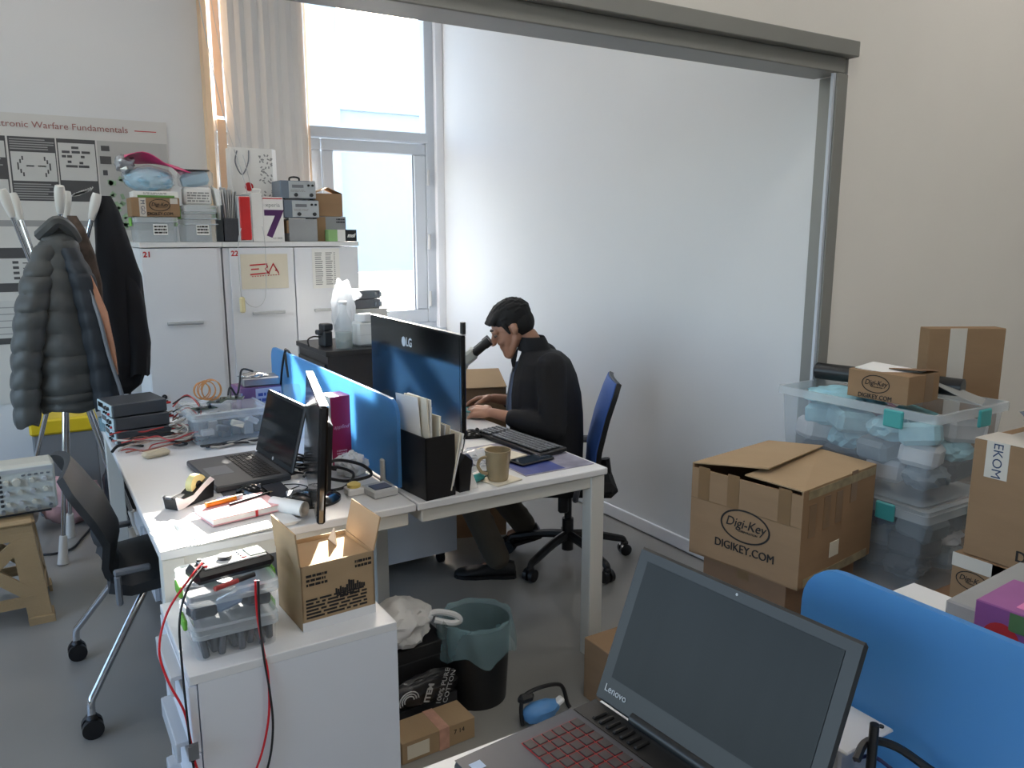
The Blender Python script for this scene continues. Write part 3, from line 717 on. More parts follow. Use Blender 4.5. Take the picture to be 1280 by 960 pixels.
def carton(name, label, x0, x1, y0, y1, z0, z1, rz=0, m=None, cat='box', tape=True, group=None):
    t = T(name, label, cat, ((x0 + x1) / 2, (y0 + y1) / 2, z0), rz, group); w = (x1 - x0) / 2; l = (y1 - y0) / 2; h = z1 - z0
    MB().box((0, 0, h / 2), (2 * w, 2 * l, h), .002).build('body', m or m_card, t)
    if tape: MB().bx(-w - .0006, w + .0006, -.024, .024, h * .75, h + .0008).build('parcel_tape', m_tape, t)
    return t
def print_rows(p, x0, x1, z0, z1, y, n, m, seed=0):
    rr = random.Random(seed); mb = MB()
    for i in range(n):
        z = z0 + (z1 - z0) * (i + .5) / n; x = x0
        while x < x1 - .003:
            w = min((x1 - x0) * (.05 + rr.random() * .25), x1 - x); mb.bx(x, x + w, y - .0006, y, z - (z1 - z0) / n * .28, z + (z1 - z0) / n * .28); x += w + (x1 - x0) * .04
    mb.build('print_marks', m, p)
b1 = tote('storage_box', 'clear storage box with green clips under the small printed carton', .575, .805, 4.92, 5.2, ZC, 1.672, clips=m_green, lid=True, m=m_frost)
MB().bx(-.02, .055, -.1345, -.1338, .04, .10).build('sticker', m_paper, b1); print_rows(b1, -.015, .05, .045, .095, -.1347, 3, m_ink, 2)
b2 = tote('storage_box', 'clear storage box with stacked lids on the right of cabinet 21', .835, 1.02, 4.92, 5.2, ZC, 1.74, clips=m_green, lid=True, m=m_frost)
for i in range(3): MB().box((0, 0, .10 + i * .032), (.182, .274, .006), .002).build('stacked_lid', m_clear_rim, b2)
MB().bx(-.03, .04, -.1345, -.1338, .04, .10).build('sticker', m_paper, b2); print_rows(b2, -.025, .035, .045, .095, -.1347, 3, m_ink, 4)
cb1 = carton('small_carton', 'small brown carton with oval print on the clear box', .565, .815, 4.91, 5.1, 1.673, 1.775, tape=False)
digikey(cb1, .11, (.02, -.0965, .062), FY)
MB().bx(-.085, -.05, -.0962, -.0955, .0, .1).build('white_label_tape', m_wtape, cb1); text('M GO', .03, cb1, (-.068, -.097, .05), (R(90), R(90), 0), mat('navy_print', (40, 60, 96), .6))
MB().bx(.075, .115, -.0962, -.0955, .07, .1).build('white_label_tape', m_wtape, cb1)
gbx = T('mask_box', 'white and green tissue-thin mask box lying on the small carton', 'box', (.69, 5.0, 1.776))
MB().bx(-.11, .12, -.09, .08, 0, .034, .002).build('body', m_paper, gbx); MB().bx(-.09, .10, -.0912, -.0902, .0, .012).build('green_band', mat('green_print', (96, 140, 70), .6), gbx)
print_rows(gbx, -.06, .06, .016, .028, -.091, 2, m_pmid, 7)
m_mask = mat('mask_blue', (150, 190, 212), .5, var=.15, vs=12, bump=.3, bs=25)
mp1 = T('mask_pack', 'bag of pale blue face masks on top of the mask box', 'bag', (.68, 5.02, 1.811))
MB().blob((0, 0, .065), (.125, .09, .065), 21, .16, 2.4, 4, flat=-.064).build('masks', m_mask, mp1)
MB().blob((0, 0, .07), (.135, .098, .071), 23, .2, 2.6, 4, flat=-.070).build('plastic_wrap', clear('wrap_film', (235, 240, 245), .25, .1), mp1)
pk = T('pink_folder', 'crumpled magenta plastic envelope on top of the mask pack', 'folder', (.72, 5.02, 1.945), 0, rot=(R(0), R(12), 0))
m_pink = mat('magenta_plastic', (214, 58, 120), .35, var=.08)
rings = []
for i in range(13):
    u = i / 12; x = -.17 + .34 * u; r2 = []
    for j in range(7):
        v = j / 6; r2.append((x, -.09 + .18 * v, .05 * math.sin(u * 3.0 + .2) * (1 - .3 * v) + .02 * math.sin(u * 7 + v * 3)))
    rings.append(r2 + [(p[0], p[1], p[2] - .004) for p in r2[::-1]])
MB().loft(rings).build('envelope', m_pink, pk)
MB().blob((-.16, -.02, -.02), (.05, .05, .05), 4, .4, 3, 3).build('crumpled_film', mat('silver_film', (190, 192, 196), .2, metal=.6, var=.2), pk)
mp2 = T('mask_pack', 'clear pack of light blue masks standing on the stacked lids', 'bag', (.93, 5.03, 1.742))
MB().box((0, 0, .05), (.15, .1, .1), .01).build('paper_box', m_paper, mp2); print_rows(mp2, -.06, .06, .015, .075, -.051, 4, m_pmid, 9)
MB().box((-.005, 0, .145), (.15, .085, .085), .02, rot=(0, R(-14), 0)).build('masks', m_mask, mp2)
MB().bx(-.09, .09, -.06, .06, .10, .195, .015).build('plastic_wrap', MATS['wrap_film'], mp2)
MB().bx(-.09, .07, -.062, .062, .192, .198, .002).build('dark_edge', m_dark, mp2)

# ------------------------------------------------------------------ things on cabinet 22
mh = T('magazine_holder', 'black mesh holder stuffed with papers and pens on cabinet 22', 'holder', (1.09, 5.02, ZC))
MB().bx(-.045, .055, -.10, -.094, 0, .135).bx(-.045, -.039, -.1, .1, 0, .21).bx(.049, .055, -.1, .1, 0, .135).bx(-.045, .055, .094, .1, 0, .27).bx(-.045, .055, -.1, .1, 0, .004).build('tray', mat('dark_mesh', (58, 60, 66), .5, var=.2, vs=80), mh)
for i in range(7):
    MB().box((-.035 + i * .011, .0, .16 + .012 * (i % 3)), (.003, .16, .26), rot=(R(2 * (i % 3)), R(-6 + 2 * i), 0)).build('paper', m_paper if i % 2 else m_light, mh)
MB().loft([[(-.075, -.06, .31), (-.04, -.08, .29), (-.04, .05, .31), (-.075, .06, .33)], [(-.055, -.05, .2), (-.038, -.07, .2), (-.038, .05, .2), (-.055, .05, .2)], [(-.036, -.05, .06), (-.033, -.06, .06), (-.033, .05, .06), (-.036, .05, .06)]]).build('folded_newspaper', m_paper, mh)
bd = T('lever_binder', 'red-backed binder standing on cabinet 22', 'binder', (1.169, 5.05, ZC))
MB().bx(-.037, .037, -.15, .13, 0, .265, .004).build('cover', m_light, bd); MB().box((0, -.152, .135), (.064, .012, .25), .005).build('spine', m_redp, bd)
MB().bx(-.032, .032, -.14, .12, .2652, .268).build('top_edge', m_dark, bd)
wb_ = T('white_binder', 'plain white cardboard binder beside the red one', 'binder', (1.242, 5.05, ZC))
MB().bx(-.032, .032, -.14, .13, 0, .285, .003).build('cover', m_paper, wb_); MB().box((.0, -.14, .295), (.05, .01, .03), .004, rot=(R(25), 0, R(8))).build('loose_flap', m_paper, wb_)
b7 = T('phone_box', 'slim white box with a large purple 7 on cabinet 22', 'box', (1.338, 4.95, ZC))
MB().bx(-.062, .062, -.03, .14, 0, .262, .002).build('carton', m_paper, b7)
m_purp = mat('purple_print', (78, 36, 92), .6, var=.15)
text('7', .215, b7, (0, -.031, .098), FY, m_purp, bold=.007, sx=1.05)
text('xperia', .034, b7, (0, -.031, .215), FY, m_pmid); MB().bx(-.058, .058, -.0312, -.0302, .25, .256).build('red_rule', m_red, b7); text('4.0 2000', .016, b7, (.02, -.031, .02), FY, m_pmid)
gb_ = T('gift_bag', 'tall white paper bag with string handles behind the boxes on cabinet 22', 'bag', (1.31, 5.2, ZC))
MB().prism([(-.15, -.06), (.10, -.06), (.14, .0), (.10, .06), (-.15, .06)], 'z', 0, .56).build('paper_bag', m_paper, gb_)
MB().tube([(-.11, -.062, .54), (-.125, -.068, .47), (-.09, -.07, .40), (-.05, -.068, .47), (-.04, -.062, .545)], .004).build('handle', m_mid, gb_)
MB().cyl((-.05, -.0605, .33), (-.05, -.063, .33), .026, n=20).build('round_logo', m_red, gb_)
mb = MB(); rr = random.Random(5)
for i in range(60): mb.box((.02 + rr.random() * .075, -.0608, .06 + rr.random() * .46), (.008, .001, .014), rot=(0, rr.random() * 3, 0))
mb.build('print_marks', m_pmid, gb_)
m_inst = mat('grey_instrument', (116, 128, 142), .4, metal=.3, var=.05)
m_face = mat('instrument_face', (176, 182, 186), .4, var=.04)
def instr(x, z, label, handle):
    t = T('bench_instrument', label, 'instrument', (x, 5.02, z), group='bench instruments on cabinet 22')
    MB().bx(-.11, .105, -.08, .11, .006, .112, .003).build('case', m_inst, t)
    MB().bx(-.06, .105, -.0845, -.0805, .01, .108, .001).build('front_panel', m_face, t)
    for q in (-.02, .075): MB().cyl((q, -.0845, .028), (q, -.097, .028), .011, n=14).build('knob', m_dark, t)
    MB().bx(-.04, .03, -.086, -.0845, .07, .088).build('scale_window', m_mid, t)
    for q in (.06, .085): MB().cyl((q, -.0845, .085), (q, -.093, .085), .007, n=10).build('socket', m_black, t)
    print_rows(t, -.05, .04, .045, .06, -.0845, 2, m_pmid, int(x * 100))
    if handle: MB().tube([(-.03, 0, .112), (-.028, 0, .132), (.0, 0, .138), (.028, 0, .132), (.03, 0, .112)], .006).build('handle', m_black, t)
    for a in (-.09, .085):
        for b in (-.06, .09): MB().cyl((a, b, 0), (a, b, .006), .012, n=8).build('foot', m_black, t)
gx = carton('grey_carton', 'plain grey carton under the two stacked instruments', 1.435, 1.612, 4.94, 5.14, ZC, 1.668, m=mat('grey_board', (150, 152, 154), .7), tape=False)
MB().bx(-.10, -.088, -.095, .09, .05, .127).build('open_flap', m_card, gx)
instr(1.52, 1.669, 'lower of the two stacked grey bench instruments', False)
instr(1.505, 1.783, 'upper grey bench instrument with a carrying handle on top', True)
g2 = carton('grey_carton', 'grey printed carton under the small brown house-shaped box', 1.625, 1.812, 4.98, 5.16, ZC, 1.685, m=MATS['grey_board'], tape=False)
MB().bx(-.0945, -.04, -.0912, -.0902, 0, .15).build('brown_side', m_card, g2); print_rows(g2, .03, .085, .11, .145, -.0908, 2, m_dark, 3)
hb_ = T('brown_box', 'small brown box with gabled open flaps on the grey carton', 'box', (1.705, 5.05, 1.686))
MB().bx(-.09, .09, -.07, .07, 0, .14, .002).build('body', m_card, hb_)
MB().box((-.043, 0, .158), (.098, .13, .003), rot=(0, R(-22), 0)).build('flap', m_card_in, hb_); MB().box((.046, 0, .158), (.098, .13, .003), rot=(0, R(22), 0)).build('flap', m_card_in, hb_)
ms = T('component_box', 'small green, white and black box at the end of cabinet 22', 'box', (1.765, 4.935, ZC))
MB().bx(-.095, -.038, -.03, .04, 0, .072, .001).build('green_end', mat('pale_green_print', (140, 180, 120), .6), ms); MB().bx(-.0378, .013, -.03, .04, 0, .072, .001).build('white_middle', m_paper, ms)
MB().bx(.0132, .088, -.03, .04, 0, .072, .001).build('black_end', m_black, ms); text('msi', .036, ms, (.05, -.031, .036), FY, m_paper, bold=.0012, shear=.3)
# ------------------------------------------------------------------ left desk
ZD = .7405
m_psu = mat('psu_case', (70, 74, 80), .4, metal=.2, var=.06)
m_psuf = mat('psu_face', (188, 208, 216), .4, var=.05)
for i, w in enumerate(('bottom', 'middle', 'top')):
    t = T('power_supply', {'bottom': 'bottom unit of the stack of three grey bench power supplies', 'middle': 'middle unit of the stack of three bench power supplies', 'top': 'top unit of the stack of three bench power supplies with plugged leads'}[w],
          'power supply', (.270 + .004 * (2 - i), 3.49, ZD + i * .056), 6 + 2 * i, group='stacked bench power supplies')
    MB().bx(0, .21, 0, .20, .003, .054, .003).build('case', m_psu, t)
    MB().bx(-.006, 0, .004, .196, .005, .052, .002).build('front_panel', m_psuf, t)
    MB().bx(-.0075, -.006, .11, .18, .026, .046).build('display', m_blackg, t)
    for y in (.035, .065): MB().cyl((-.006, y, .036), (-.016, y, .036), .008, n=12).build('knob', m_dark, t)
    for y in (.03, .06, .09): MB().cyl((-.006, y, .015), (-.014, y, .015), .005, n=10).build('terminal', m_redp if y == .03 else m_black, t)
    for y in (.03, .06): MB().cyl((.21, y, .03), (.235, y, .03), .005, n=8).build('plug', m_redp if y == .03 else m_black, t)
    for x in (.02, .19): MB().bx(x - .01, x + .01, .01, .19, 0, .003).build('foot', m_black, t)
def wire(name, label, pts, r, m, group=None, cat='cable'):
    return tag(MB().tube(pts, r, n=6, sub=6).build(name, m), label, cat, group)
m_wred = mat('red_wire', (176, 60, 60), .45); m_wgrey = mat('grey_wire', (176, 168, 158), .5); m_wblk = mat('black_wire', (26, 26, 28), .45); m_wor = mat('copper_wire', (200, 140, 84), .4); m_wbr = mat('brown_wire', (150, 96, 84), .5)
rr = random.Random(17)
cols = [(m_wred, 'red'), (m_wbr, 'brown'), (m_wgrey, 'grey'), (m_wred, 'thin red'), (m_wbr, 'thin brown'), (m_wgrey, 'pale grey'), (m_wblk, 'black'), (m_wred, 'dull red'), (m_wgrey, 'long grey'), (m_wbr, 'tangled brown')]
for i, (m, cn) in enumerate(cols):
    y0 = 3.30 + .018 * i; pts = []
    for k in range(8):
        u = k / 7; pts.append((.27 + u * (.30 + .02 * (i % 3)) + .02 * rr.uniform(-1, 1), y0 + .11 * math.sin(u * 2.2 + i) * .6 + .035 * rr.uniform(-1, 1) + .05 * u, ZD + .006 + .014 * rr.random() + .012 * (i % 4)))
    wire('test_lead', f'{cn} test lead in the tangle in front of the power supplies', pts, .0028 + .0006 * (i % 3), m, 'test leads tangled on the left desk')
for i, (m, cn, z) in enumerate(((m_wblk, 'black', .90), (m_wred, 'red', .885), (m_wblk, 'thin black', .86), (m_wred, 'dull red', .83), (m_wgrey, 'grey', .82))):
    wire('supply_lead', f'{cn} lead arching from the power supplies to the clear crate', [(.50, 3.53 + .012 * i, z - .02), (.56, 3.54, z + .005 + .02 * (i % 2)), (.60, 3.50 - .02 * i, z - .03), (.57, 3.45 - .02 * i, z - .09), (.54, 3.40 - .015 * i, ZD + .02)], .0032, m, 'leads behind the power supplies')
wire('alligator_clip_lead', 'black clip lead at the left edge of the desk', [(.245, 3.36, ZD + .01), (.27, 3.40, ZD + .02), (.31, 3.43, ZD + .012), (.36, 3.40, ZD + .008)], .006, m_wblk)
tag(MB().box((.385, 3.24, ZD + .012), (.10, .05, .024), .01, rot=(0, 0, R(20))).build('inline_probe', mat('beige_probe', (196, 184, 158), .5)), 'beige probe block lying among the test leads', 'probe')
tag(MB().lathe([(.024, 0), (.026, .05), (.027, .06)], (.262, 3.80, ZD), n=14).build('small_jar', clear('blue_jar', (120, 160, 176), .6, .2)), 'small bluish jar at the far left corner of the desk', 'jar')
cr = tote('clear_crate', 'grey translucent crate of electronics in the middle of the left desk', .525, .845, 3.30, 3.62, ZD, .872, lid=True, m=m_frost, cat='crate', rz=3)
for i in range(6):
    MB().box((-.11 + i * .045, -.02 + .03 * (i % 2), .05), (.038, .20, .07), .004, rot=(0, R(4 * (i % 3 - 1)), 0)).build('contents', (m_mid, m_light, m_dark)[i % 3], cr)
for i in range(4): MB().box((-.10 + .06 * i, -.135, .05 + .01 * i), (.05, .03, .025), .004, rot=(0, R(10 * i), 0)).build('contents', (m_light, m_mid, m_paper2, m_light)[i], cr)
rr2 = random.Random(91)
for i in range(9):
    cx = .505 + .02 * rr2.uniform(-1, 1); cy = 3.33 + .03 * i; pts = []
    for k in range(9): a = k * 1.15 + i; pts.append((cx + .035 * math.cos(a) * (1 if i % 2 else .7), cy + .03 * math.sin(a), ZD + .01 + .012 * k * (i % 3) * .5 + .006 * rr2.random()))
    wire('flat_cable', ('first', 'second', 'third', 'fourth', 'fifth', 'sixth', 'seventh', 'eighth', 'ninth')[i] + (' pale grey' if i % 3 else ' black') + ' cable loop bunched at the left end of the clear crate', pts, .0042, m_wgrey if i % 3 else m_wblk, 'cable loops beside the crate')
for i in range(6):
    pts = [(.56 + .05 * k + .012 * rr2.uniform(-1, 1), 3.26 - .012 * (i % 3) + .02 * rr2.uniform(-1, 1), ZD + .006 + .01 * rr2.random()) for k in range(7)]
    wire('flat_cable', ('first', 'second', 'third', 'fourth', 'fifth', 'sixth')[i] + (' black' if i % 2 else ' beige') + ' cable lying along the front of the clear crate', pts, .0045, m_wblk if i % 2 else m_wgrey, 'cables in front of the crate')
# boards and coils on the crate
m_pcb = mat('green_circuit_board', (44, 66, 54), .4, var=.3, vs=30)
for i, (x, y, rz) in enumerate(((.60, 3.40, 10), (.66, 3.44, 60), (.71, 3.38, -20))):
    t = T('circuit_board', ('green circuit board on the left of the clear crate lid', 'tilted green circuit board in the middle of the crate lid', 'circuit board at the right of the crate lid')[i], 'circuit board', (x, y, .874 + i * .017), rz, 'circuit boards on the clear crate')
    MB().bx(-.045, .045, -.032, .032, 0, .002).build('board', m_pcb, t)
    for k in range(5): MB().bx(-.035 + k * .016, -.025 + k * .016, -.02 + .012 * (k % 3), -.008 + .012 * (k % 3), .002, .008 + .004 * (k % 2)).build('component', (m_black, m_steel, m_light)[k % 3], t)
    MB().cyl((.03, .02, .002), (.03, .02, .014), .008, n=10).build('capacitor', m_steel, t)
for i in range(3):
    pts = []
    for k in range(20): a = k * .72 + i; pts.append((.60 + .018 * i + (.030 + .004 * i) * math.cos(a), 3.42 + .015 * math.sin(a * .37 + i), .945 + (.034 + .004 * i) * math.sin(a)))
    wire('wire_coil', ('left', 'middle', 'right')[i] + ' loop of copper-coloured hook-up wire on the crate', pts, .0024, m_wor, 'copper wire loops on the crate')
wire('usb_lead', 'black lead curving up to the silver box from the crate', [(.70, 3.42, .90), (.72, 3.46, .94), (.75, 3.48, .90), (.77, 3.5, .95), (.79, 3.53, 1.0), (.84, 3.55, .985)], .0045, m_wblk)
pb = T('purple_box', 'purple printed box under the silver instrument near the desk screen', 'box', (.872, 3.62, ZD), 3)
MB().bx(-.095, .085, -.07, .08, 0, .172, .002).build('carton', mat('mauve_print', (120, 84, 128), .5, var=.3, vs=8), pb)
MB().bx(-.03, .085, -.0712, -.0702, .01, .165).build('pale_panel', mat('pale_mauve', (186, 180, 200), .5, var=.1), pb); print_rows(pb, -.02, .08, .05, .15, -.0712, 4, mat('blue_print', (60, 70, 140), .5), 6)
sb = T('silver_box', 'silver metal instrument box with foil on the purple box', 'instrument', (.885, 3.61, .913), -4)
MB().bx(-.085, .075, -.055, .06, 0, .04, .006).build('case', m_steel, sb); MB().blob((-.03, 0, .045), (.06, .05, .012), 6, .3, 4, 3).build('foil', mat('foil', (200, 202, 205), .25, metal=1.0, bump=.5, bs=60), sb)
wb2 = carton('white_carton', 'small white carton under the upturned plastic cup', .89, .985, 3.22, 3.36, ZD, .842, m=m_paper, tape=False)
cu = T('plastic_cup', 'upturned clear plastic cup beside the blue screen', 'cup', (.937, 3.30, .843))
MB().lathe([(.043, 0), (.044, .006), (.034, .104), (.030, .112), (.0, .112)], n=22, cap=False).build('cup_wall', m_cup, cu); MB().lathe([(.044, .0), (.046, .004), (.044, .008)], n=22, cap=False).build('cup_rim', m_clear_rim, cu)
wire('screen_cable', 'black cable hooked over the top of the blue screen', [(.985, 3.52, .95), (.99, 3.56, 1.02), (1.006, 3.62, 1.058), (1.02, 3.66, 1.05), (1.022, 3.70, .98)], .005, m_wblk)
wire('screen_cable', 'second black cable hanging down the blue screen from its top edge', [(.985, 3.66, .86), (.988, 3.63, .96), (.998, 3.60, 1.05), (1.006, 3.58, 1.06), (1.022, 3.56, 1.03)], .005, m_wblk)

# black laptop on the left desk
m_lap = mat('laptop_grey', (74, 76, 80), .45, metal=.2, var=.04); m_lapb = mat('laptop_black', (20, 20, 22), .5, var=.05)
def laptop(name, label, loc, rz, w, d, th, lidh, tilt, mt, ms, keys, scr, lidm):
    t = T(name, label, 'laptop', loc, rz)
    MB().box((-d / 2, 0, th / 2), (d, w, th), .005).build('base', mt, t)
    return t
lp = laptop('laptop', 'open dark laptop with black screen on the left desk', (.728, 2.862, ZD), 4, .385, .255, .022, .25, 20, m_lap, None, None, None, None)
kbm = MB().bx(-.125, -.025, -.165, .165, .0222, .0228).build('keyboard_deck', m_lapb, lp)
mb = MB()
for r_ in range(6):
    for c_ in range(15): mb.bx(-.122 + r_ * .016, -.109 + r_ * .016, -.160 + c_ * .0215, -.142 + c_ * .0215, .0228, .0245)
k_ = mb.build('keys_fine', m_black, lp); k_.name = 'keys'
MB().bx(-.235, -.155, -.06, .05, .0222, .0226).build('touchpad', mat('touchpad', (98, 102, 108), .4), lp)
ld = MB().box((0, 0, .120), (.010, .385, .240), .004).build('lid', m_lapb, lp, (.004, 0, .02), (0, R(15), 0))
MB().bx(-.0062, -.0055, -.178, .178, .02, .228).build('screen', mat('off_screen', (26, 28, 30), .12, var=.02), ld)
MB().bx(-.006, .005, -.192, .192, .2385, .2405).build('bezel_edge', m_steel, ld); MB().cyl((-.0065, 0, .012), (-.0058, 0, .012), .007, n=14).build('round_badge', m_light, ld)
MB().cyl((.0, -.17, .014), (.0, .17, .014), .009, n=10).build('hinge', m_lapb, lp)
# tape dispenser
td = T('tape_dispenser', 'white and black tape dispenser on the left desk corner', 'tape dispenser', (.405, 2.612, ZD), 35)
poly = [(-.085, 0), (.065, 0), (.072, .055), (.055, .068), (.02, .052), (-.02, .03), (-.06, .028), (-.085, .042), (-.092, .040)]
MB().prism(poly, 'y', -.026, .026).build('body', m_black, td)
poly2 = [(-.085, .001), (-.06, .001), (-.02, .012), (.03, .04), (.072, .056), (.055, .070), (.02, .053), (-.02, .031), (-.06, .029), (-.085, .043), (-.092, .041)]
for y in (-.0285, .0262): MB().prism(poly2, 'y', y, y + .0023).build('side_cover', m_white, td)
MB().cyl((.02, -.012, .052), (.02, .012, .052), .033, n=24).build('tape_roll', mat('yellow_clear_tape', (222, 214, 150), .35), td); MB().cyl((.02, -.0125, .052), (.02, .0125, .052), .013, n=16).build('tape_core', m_black, td)
MB().bx(-.096, -.086, -.012, .012, .036, .043).build('cutter', m_steel, td)
# mouse, notebook, papers
def mouse(label, loc, rz):
    t = T('computer_mouse', label, 'mouse', loc, rz)
    rings = []
    for i in range(9):
        u = i / 8; x = -.052 + .104 * u; w = .031 * math.sin(math.pi * (.12 + .76 * u)) ** .5; h = .036 * math.sin(math.pi * (.08 + .80 * u)) ** .7
        rings.append([(x, w * math.cos(a), h * max(0, math.sin(a)) if math.sin(a) > 0 else 0) for a in [2 * math.pi * k / 16 for k in range(16)]])
    MB().loft(rings).build('shell', m_blackg, t); MB().cyl((-.028, -.004, .030), (-.028, .004, .030), .009, n=12).build('scroll_wheel', m_dark, t)
    return t
mouse('glossy black mouse beside the laptop on the left desk', (.585, 2.575, ZD + .003), 130)
tag(MB().bx(.50, .70, 2.50, 2.66, ZD, ZD + .003).build('mouse_mat', mat('dark_mat', (36, 40, 52), .7)), 'dark mouse mat under the mouse on the left desk', 'mouse mat')
tag(MB().cyl((.50, 2.535, ZD + .004), (.50, 2.535, ZD + .012), .04, n=24).build('optical_disc', mat('disc', (150, 160, 190), .15, metal=.6)), 'shiny disc lying beside the mouse', 'disc')
def paper(label, c, sx, sy, rz, z, m=None, name='paper_sheet', th=.0012):
    return tag(MB().box((0, 0, th / 2), (sx, sy, th)).build(name, m or m_paper, None, (c[0], c[1], z), (0, 0, R(rz))), label, 'paper')
paper('white paper sheet at the front left corner of the left desk', (.365, 2.315), .21, .17, 8, ZD)
ps = T('paper_stack', 'stack of white papers under the pink notebook', 'paper', (.47, 2.325, ZD + .0013), 4)
for i in range(4): MB().box((.004 * i, -.003 * i, .0011 + .0022 * i), (.29, .205, .002), rot=(0, 0, R(1.5 * i))).build('sheet', m_paper, ps)
nb = T('notebook', 'pale pink notebook on the papers of the left desk', 'notebook', (.50, 2.395, ZD + .0135), 10)
m_pinkc = mat('pink_cover', (236, 180, 184), .5, var=.03)
MB().box((0, 0, .0015), (.215, .15, .003), .001).build('cover', m_pinkc, nb); MB().box((-.002, 0, .0105), (.205, .142, .015)).build('pages', m_paper, nb); MB().box((0, 0, .0197), (.215, .15, .003), .001).build('cover', m_pinkc, nb)
MB().bx(.02, .028, -.0762, -.0752, 0, .021).build('elastic', m_red, nb)
hl = T('marker', 'orange highlighter lying on the pink notebook', 'pen', (.465, 2.435, .783), 15)
MB().cyl((-.055, 0, 0), (.04, 0, 0), .008, n=12).build('barrel', mat('orange_plastic', (244, 150, 40), .4), hl); MB().cyl((.04, 0, 0), (.062, 0, 0), .0085, n=12).build('pen_cap', m_white, hl)
pe = T('pencil', 'dark slim pencil lying across the pink notebook', 'pen', (.545, 2.432, .779), 22)
MB().cyl((-.075, 0, 0), (.07, 0, 0), .0036, n=8).build('barrel', m_dark, pe); MB().cyl((.07, 0, 0), (.082, 0, 0), .0036, .0006, n=8).build('tip', m_card2, pe)
rl = T('paper_roll', 'short roll of white paper by the monitor stand', 'paper roll', (.633, 2.335, ZD + .024), -55)
prof = [(.022 + .002 * math.sin(0), 0)]
for k in range(3): MB().lathe([(.0235 - .004 * k, -.06), (.0235 - .004 * k, .06), (.0215 - .004 * k, .06), (.0215 - .004 * k, -.06), (.0235 - .004 * k, -.06)], n=20, cap=False).move(Matrix.Rotation(math.pi / 2, 4, 'Y')).build('paper_layer', m_paper, rl)
# left monitor, seen nearly edge-on
mn = T('monitor', 'black monitor on a round stand seen edge-on on the left desk', 'monitor', (.738, 2.425, ZD), -13.7)
MB().lathe([(.0, 0), (.088, 0), (.088, .008), (.075, .016), (.02, .022), (0, .022)], n=36, cap=False).build('stand_base', m_blackg, mn, (0, 0, 0))
MB().box((.025, 0, .07), (.022, .06, .12), .006).build('stand_neck', m_blackg, mn)
mnp = MB().box((0, 0, .195), (.024, .60, .345), .006).build('panel', m_blackg, mn, (0, 0, .0), (0, R(4), 0))
MB().bx(-.0128, -.0121, -.288, .288, .045, .356).build('screen', MATS['off_screen'], mnp); MB().box((.022, 0, .19), (.026, .42, .22), .012).build('back_housing', m_black, mnp)
MB().bx(-.013, .011, -.3005, .3005, .3675, .3695).build('top_edge', m_steel, mnp)
# magenta box, tissue, hub, cables
mg = T('product_box', 'tall magenta box with a white side leaning by the blue screen', 'box', (.952, 2.80, ZD), 4)
MB().bx(-.038, .038, -.045, .045, 0, .258, .001).build('carton', mat('magenta_print', (168, 34, 80), .45, var=.05), mg)
MB().bx(-.0392, -.0382, -.045, .045, 0, .258).build('white_side', m_paper, mg); MB().bx(-.038, .038, -.045, .045, .2582, .2592).build('pink_top', mat('pink_top', (214, 120, 160), .5), mg)
text('appfind', .020, mg, (.0, -.0455, .145), FY, mat('pale_pink_print', (226, 170, 190), .5), shear=.3); print_rows(mg, -.02, .02, .04, .06, -.0452, 2, MATS['pale_pink_print'], 3)
for i in range(2): 
    mb = MB()
    for k in range(9): mb.bx(-.0400, -.0393, -.03 + .03 * i, -.012 + .03 * i, .03 + k * .022, .04 + k * .022)
    mb.build('print_marks', m_pmid, mg)
tag(MB().blob((.94, 2.615, ZD + .04), (.055, .05, .042), 31, .35, 2.6, 4, flat=-.0395).build('crumpled_bag', m_bag), 'crumpled white plastic bag in front of the magenta box', 'bag')
hb2 = T('usb_hub', 'grey hub tray at the foot of the blue screen', 'hub', (.945, 2.375, ZD), 5)
MB().box((0, 0, .012), (.085, .10, .024), .004).build('case', m_light, hb2); MB().bx(-.03, .03, -.03, .02, .024, .027).build('dark_insert', mat('slate_plastic', (84, 90, 112), .4), hb2)
yd = T('sticky_dispenser', 'small white block with a yellow knob beside the hub', 'dispenser', (.872, 2.415, ZD), 0)
MB().box((0, 0, .012), (.055, .05, .024), .004).build('case', m_white, yd); MB().lathe([(.022, .024), (.022, .034), (.012, .040), (0, .040)], n=18, cap=False).build('knob', mat('soft_yellow', (230, 206, 110), .4), yd)
wire('monitor_cable', 'thick black cable looping behind the edge-on monitor', [(.79, 2.52, .80), (.86, 2.56, .82), (.93, 2.50, .81), (.95, 2.46, .78), (.88, 2.50, .76), (.82, 2.56, .765), (.80, 2.62, ZD + .008)], .0055, m_wblk)
wire('monitor_cable', 'black cable crossing below the loop behind the monitor', [(.80, 2.60, .79), (.87, 2.58, .79), (.91, 2.52, .775), (.86, 2.47, ZD + .01), (.79, 2.47, ZD + .008)], .005, m_wblk)
wire('monitor_cable', 'short black plug cable behind the edge-on monitor', [(.78, 2.66, ZD + .008), (.84, 2.70, ZD + .03), (.90, 2.68, ZD + .01), (.94, 2.70, ZD + .008)], .005, m_wblk)
for i in range(6):
    pts = [(.80 + .03 * rr.uniform(-1, 1), 3.02 - .055 * k + .02 * rr.uniform(-1, 1), ZD + .008 + .022 * rr.random()) for k in range(7)]
    pts = [(x + .045 * math.sin(k * 1.9 + i), y, z) for k, (x, y, z) in enumerate(pts)]
    wire('tangled_cable', ('first', 'second', 'third', 'fourth', 'fifth', 'sixth')[i] + ' black cord in the tangle between laptop and monitor', pts, .004, m_wblk, 'cord tangle behind the laptop')
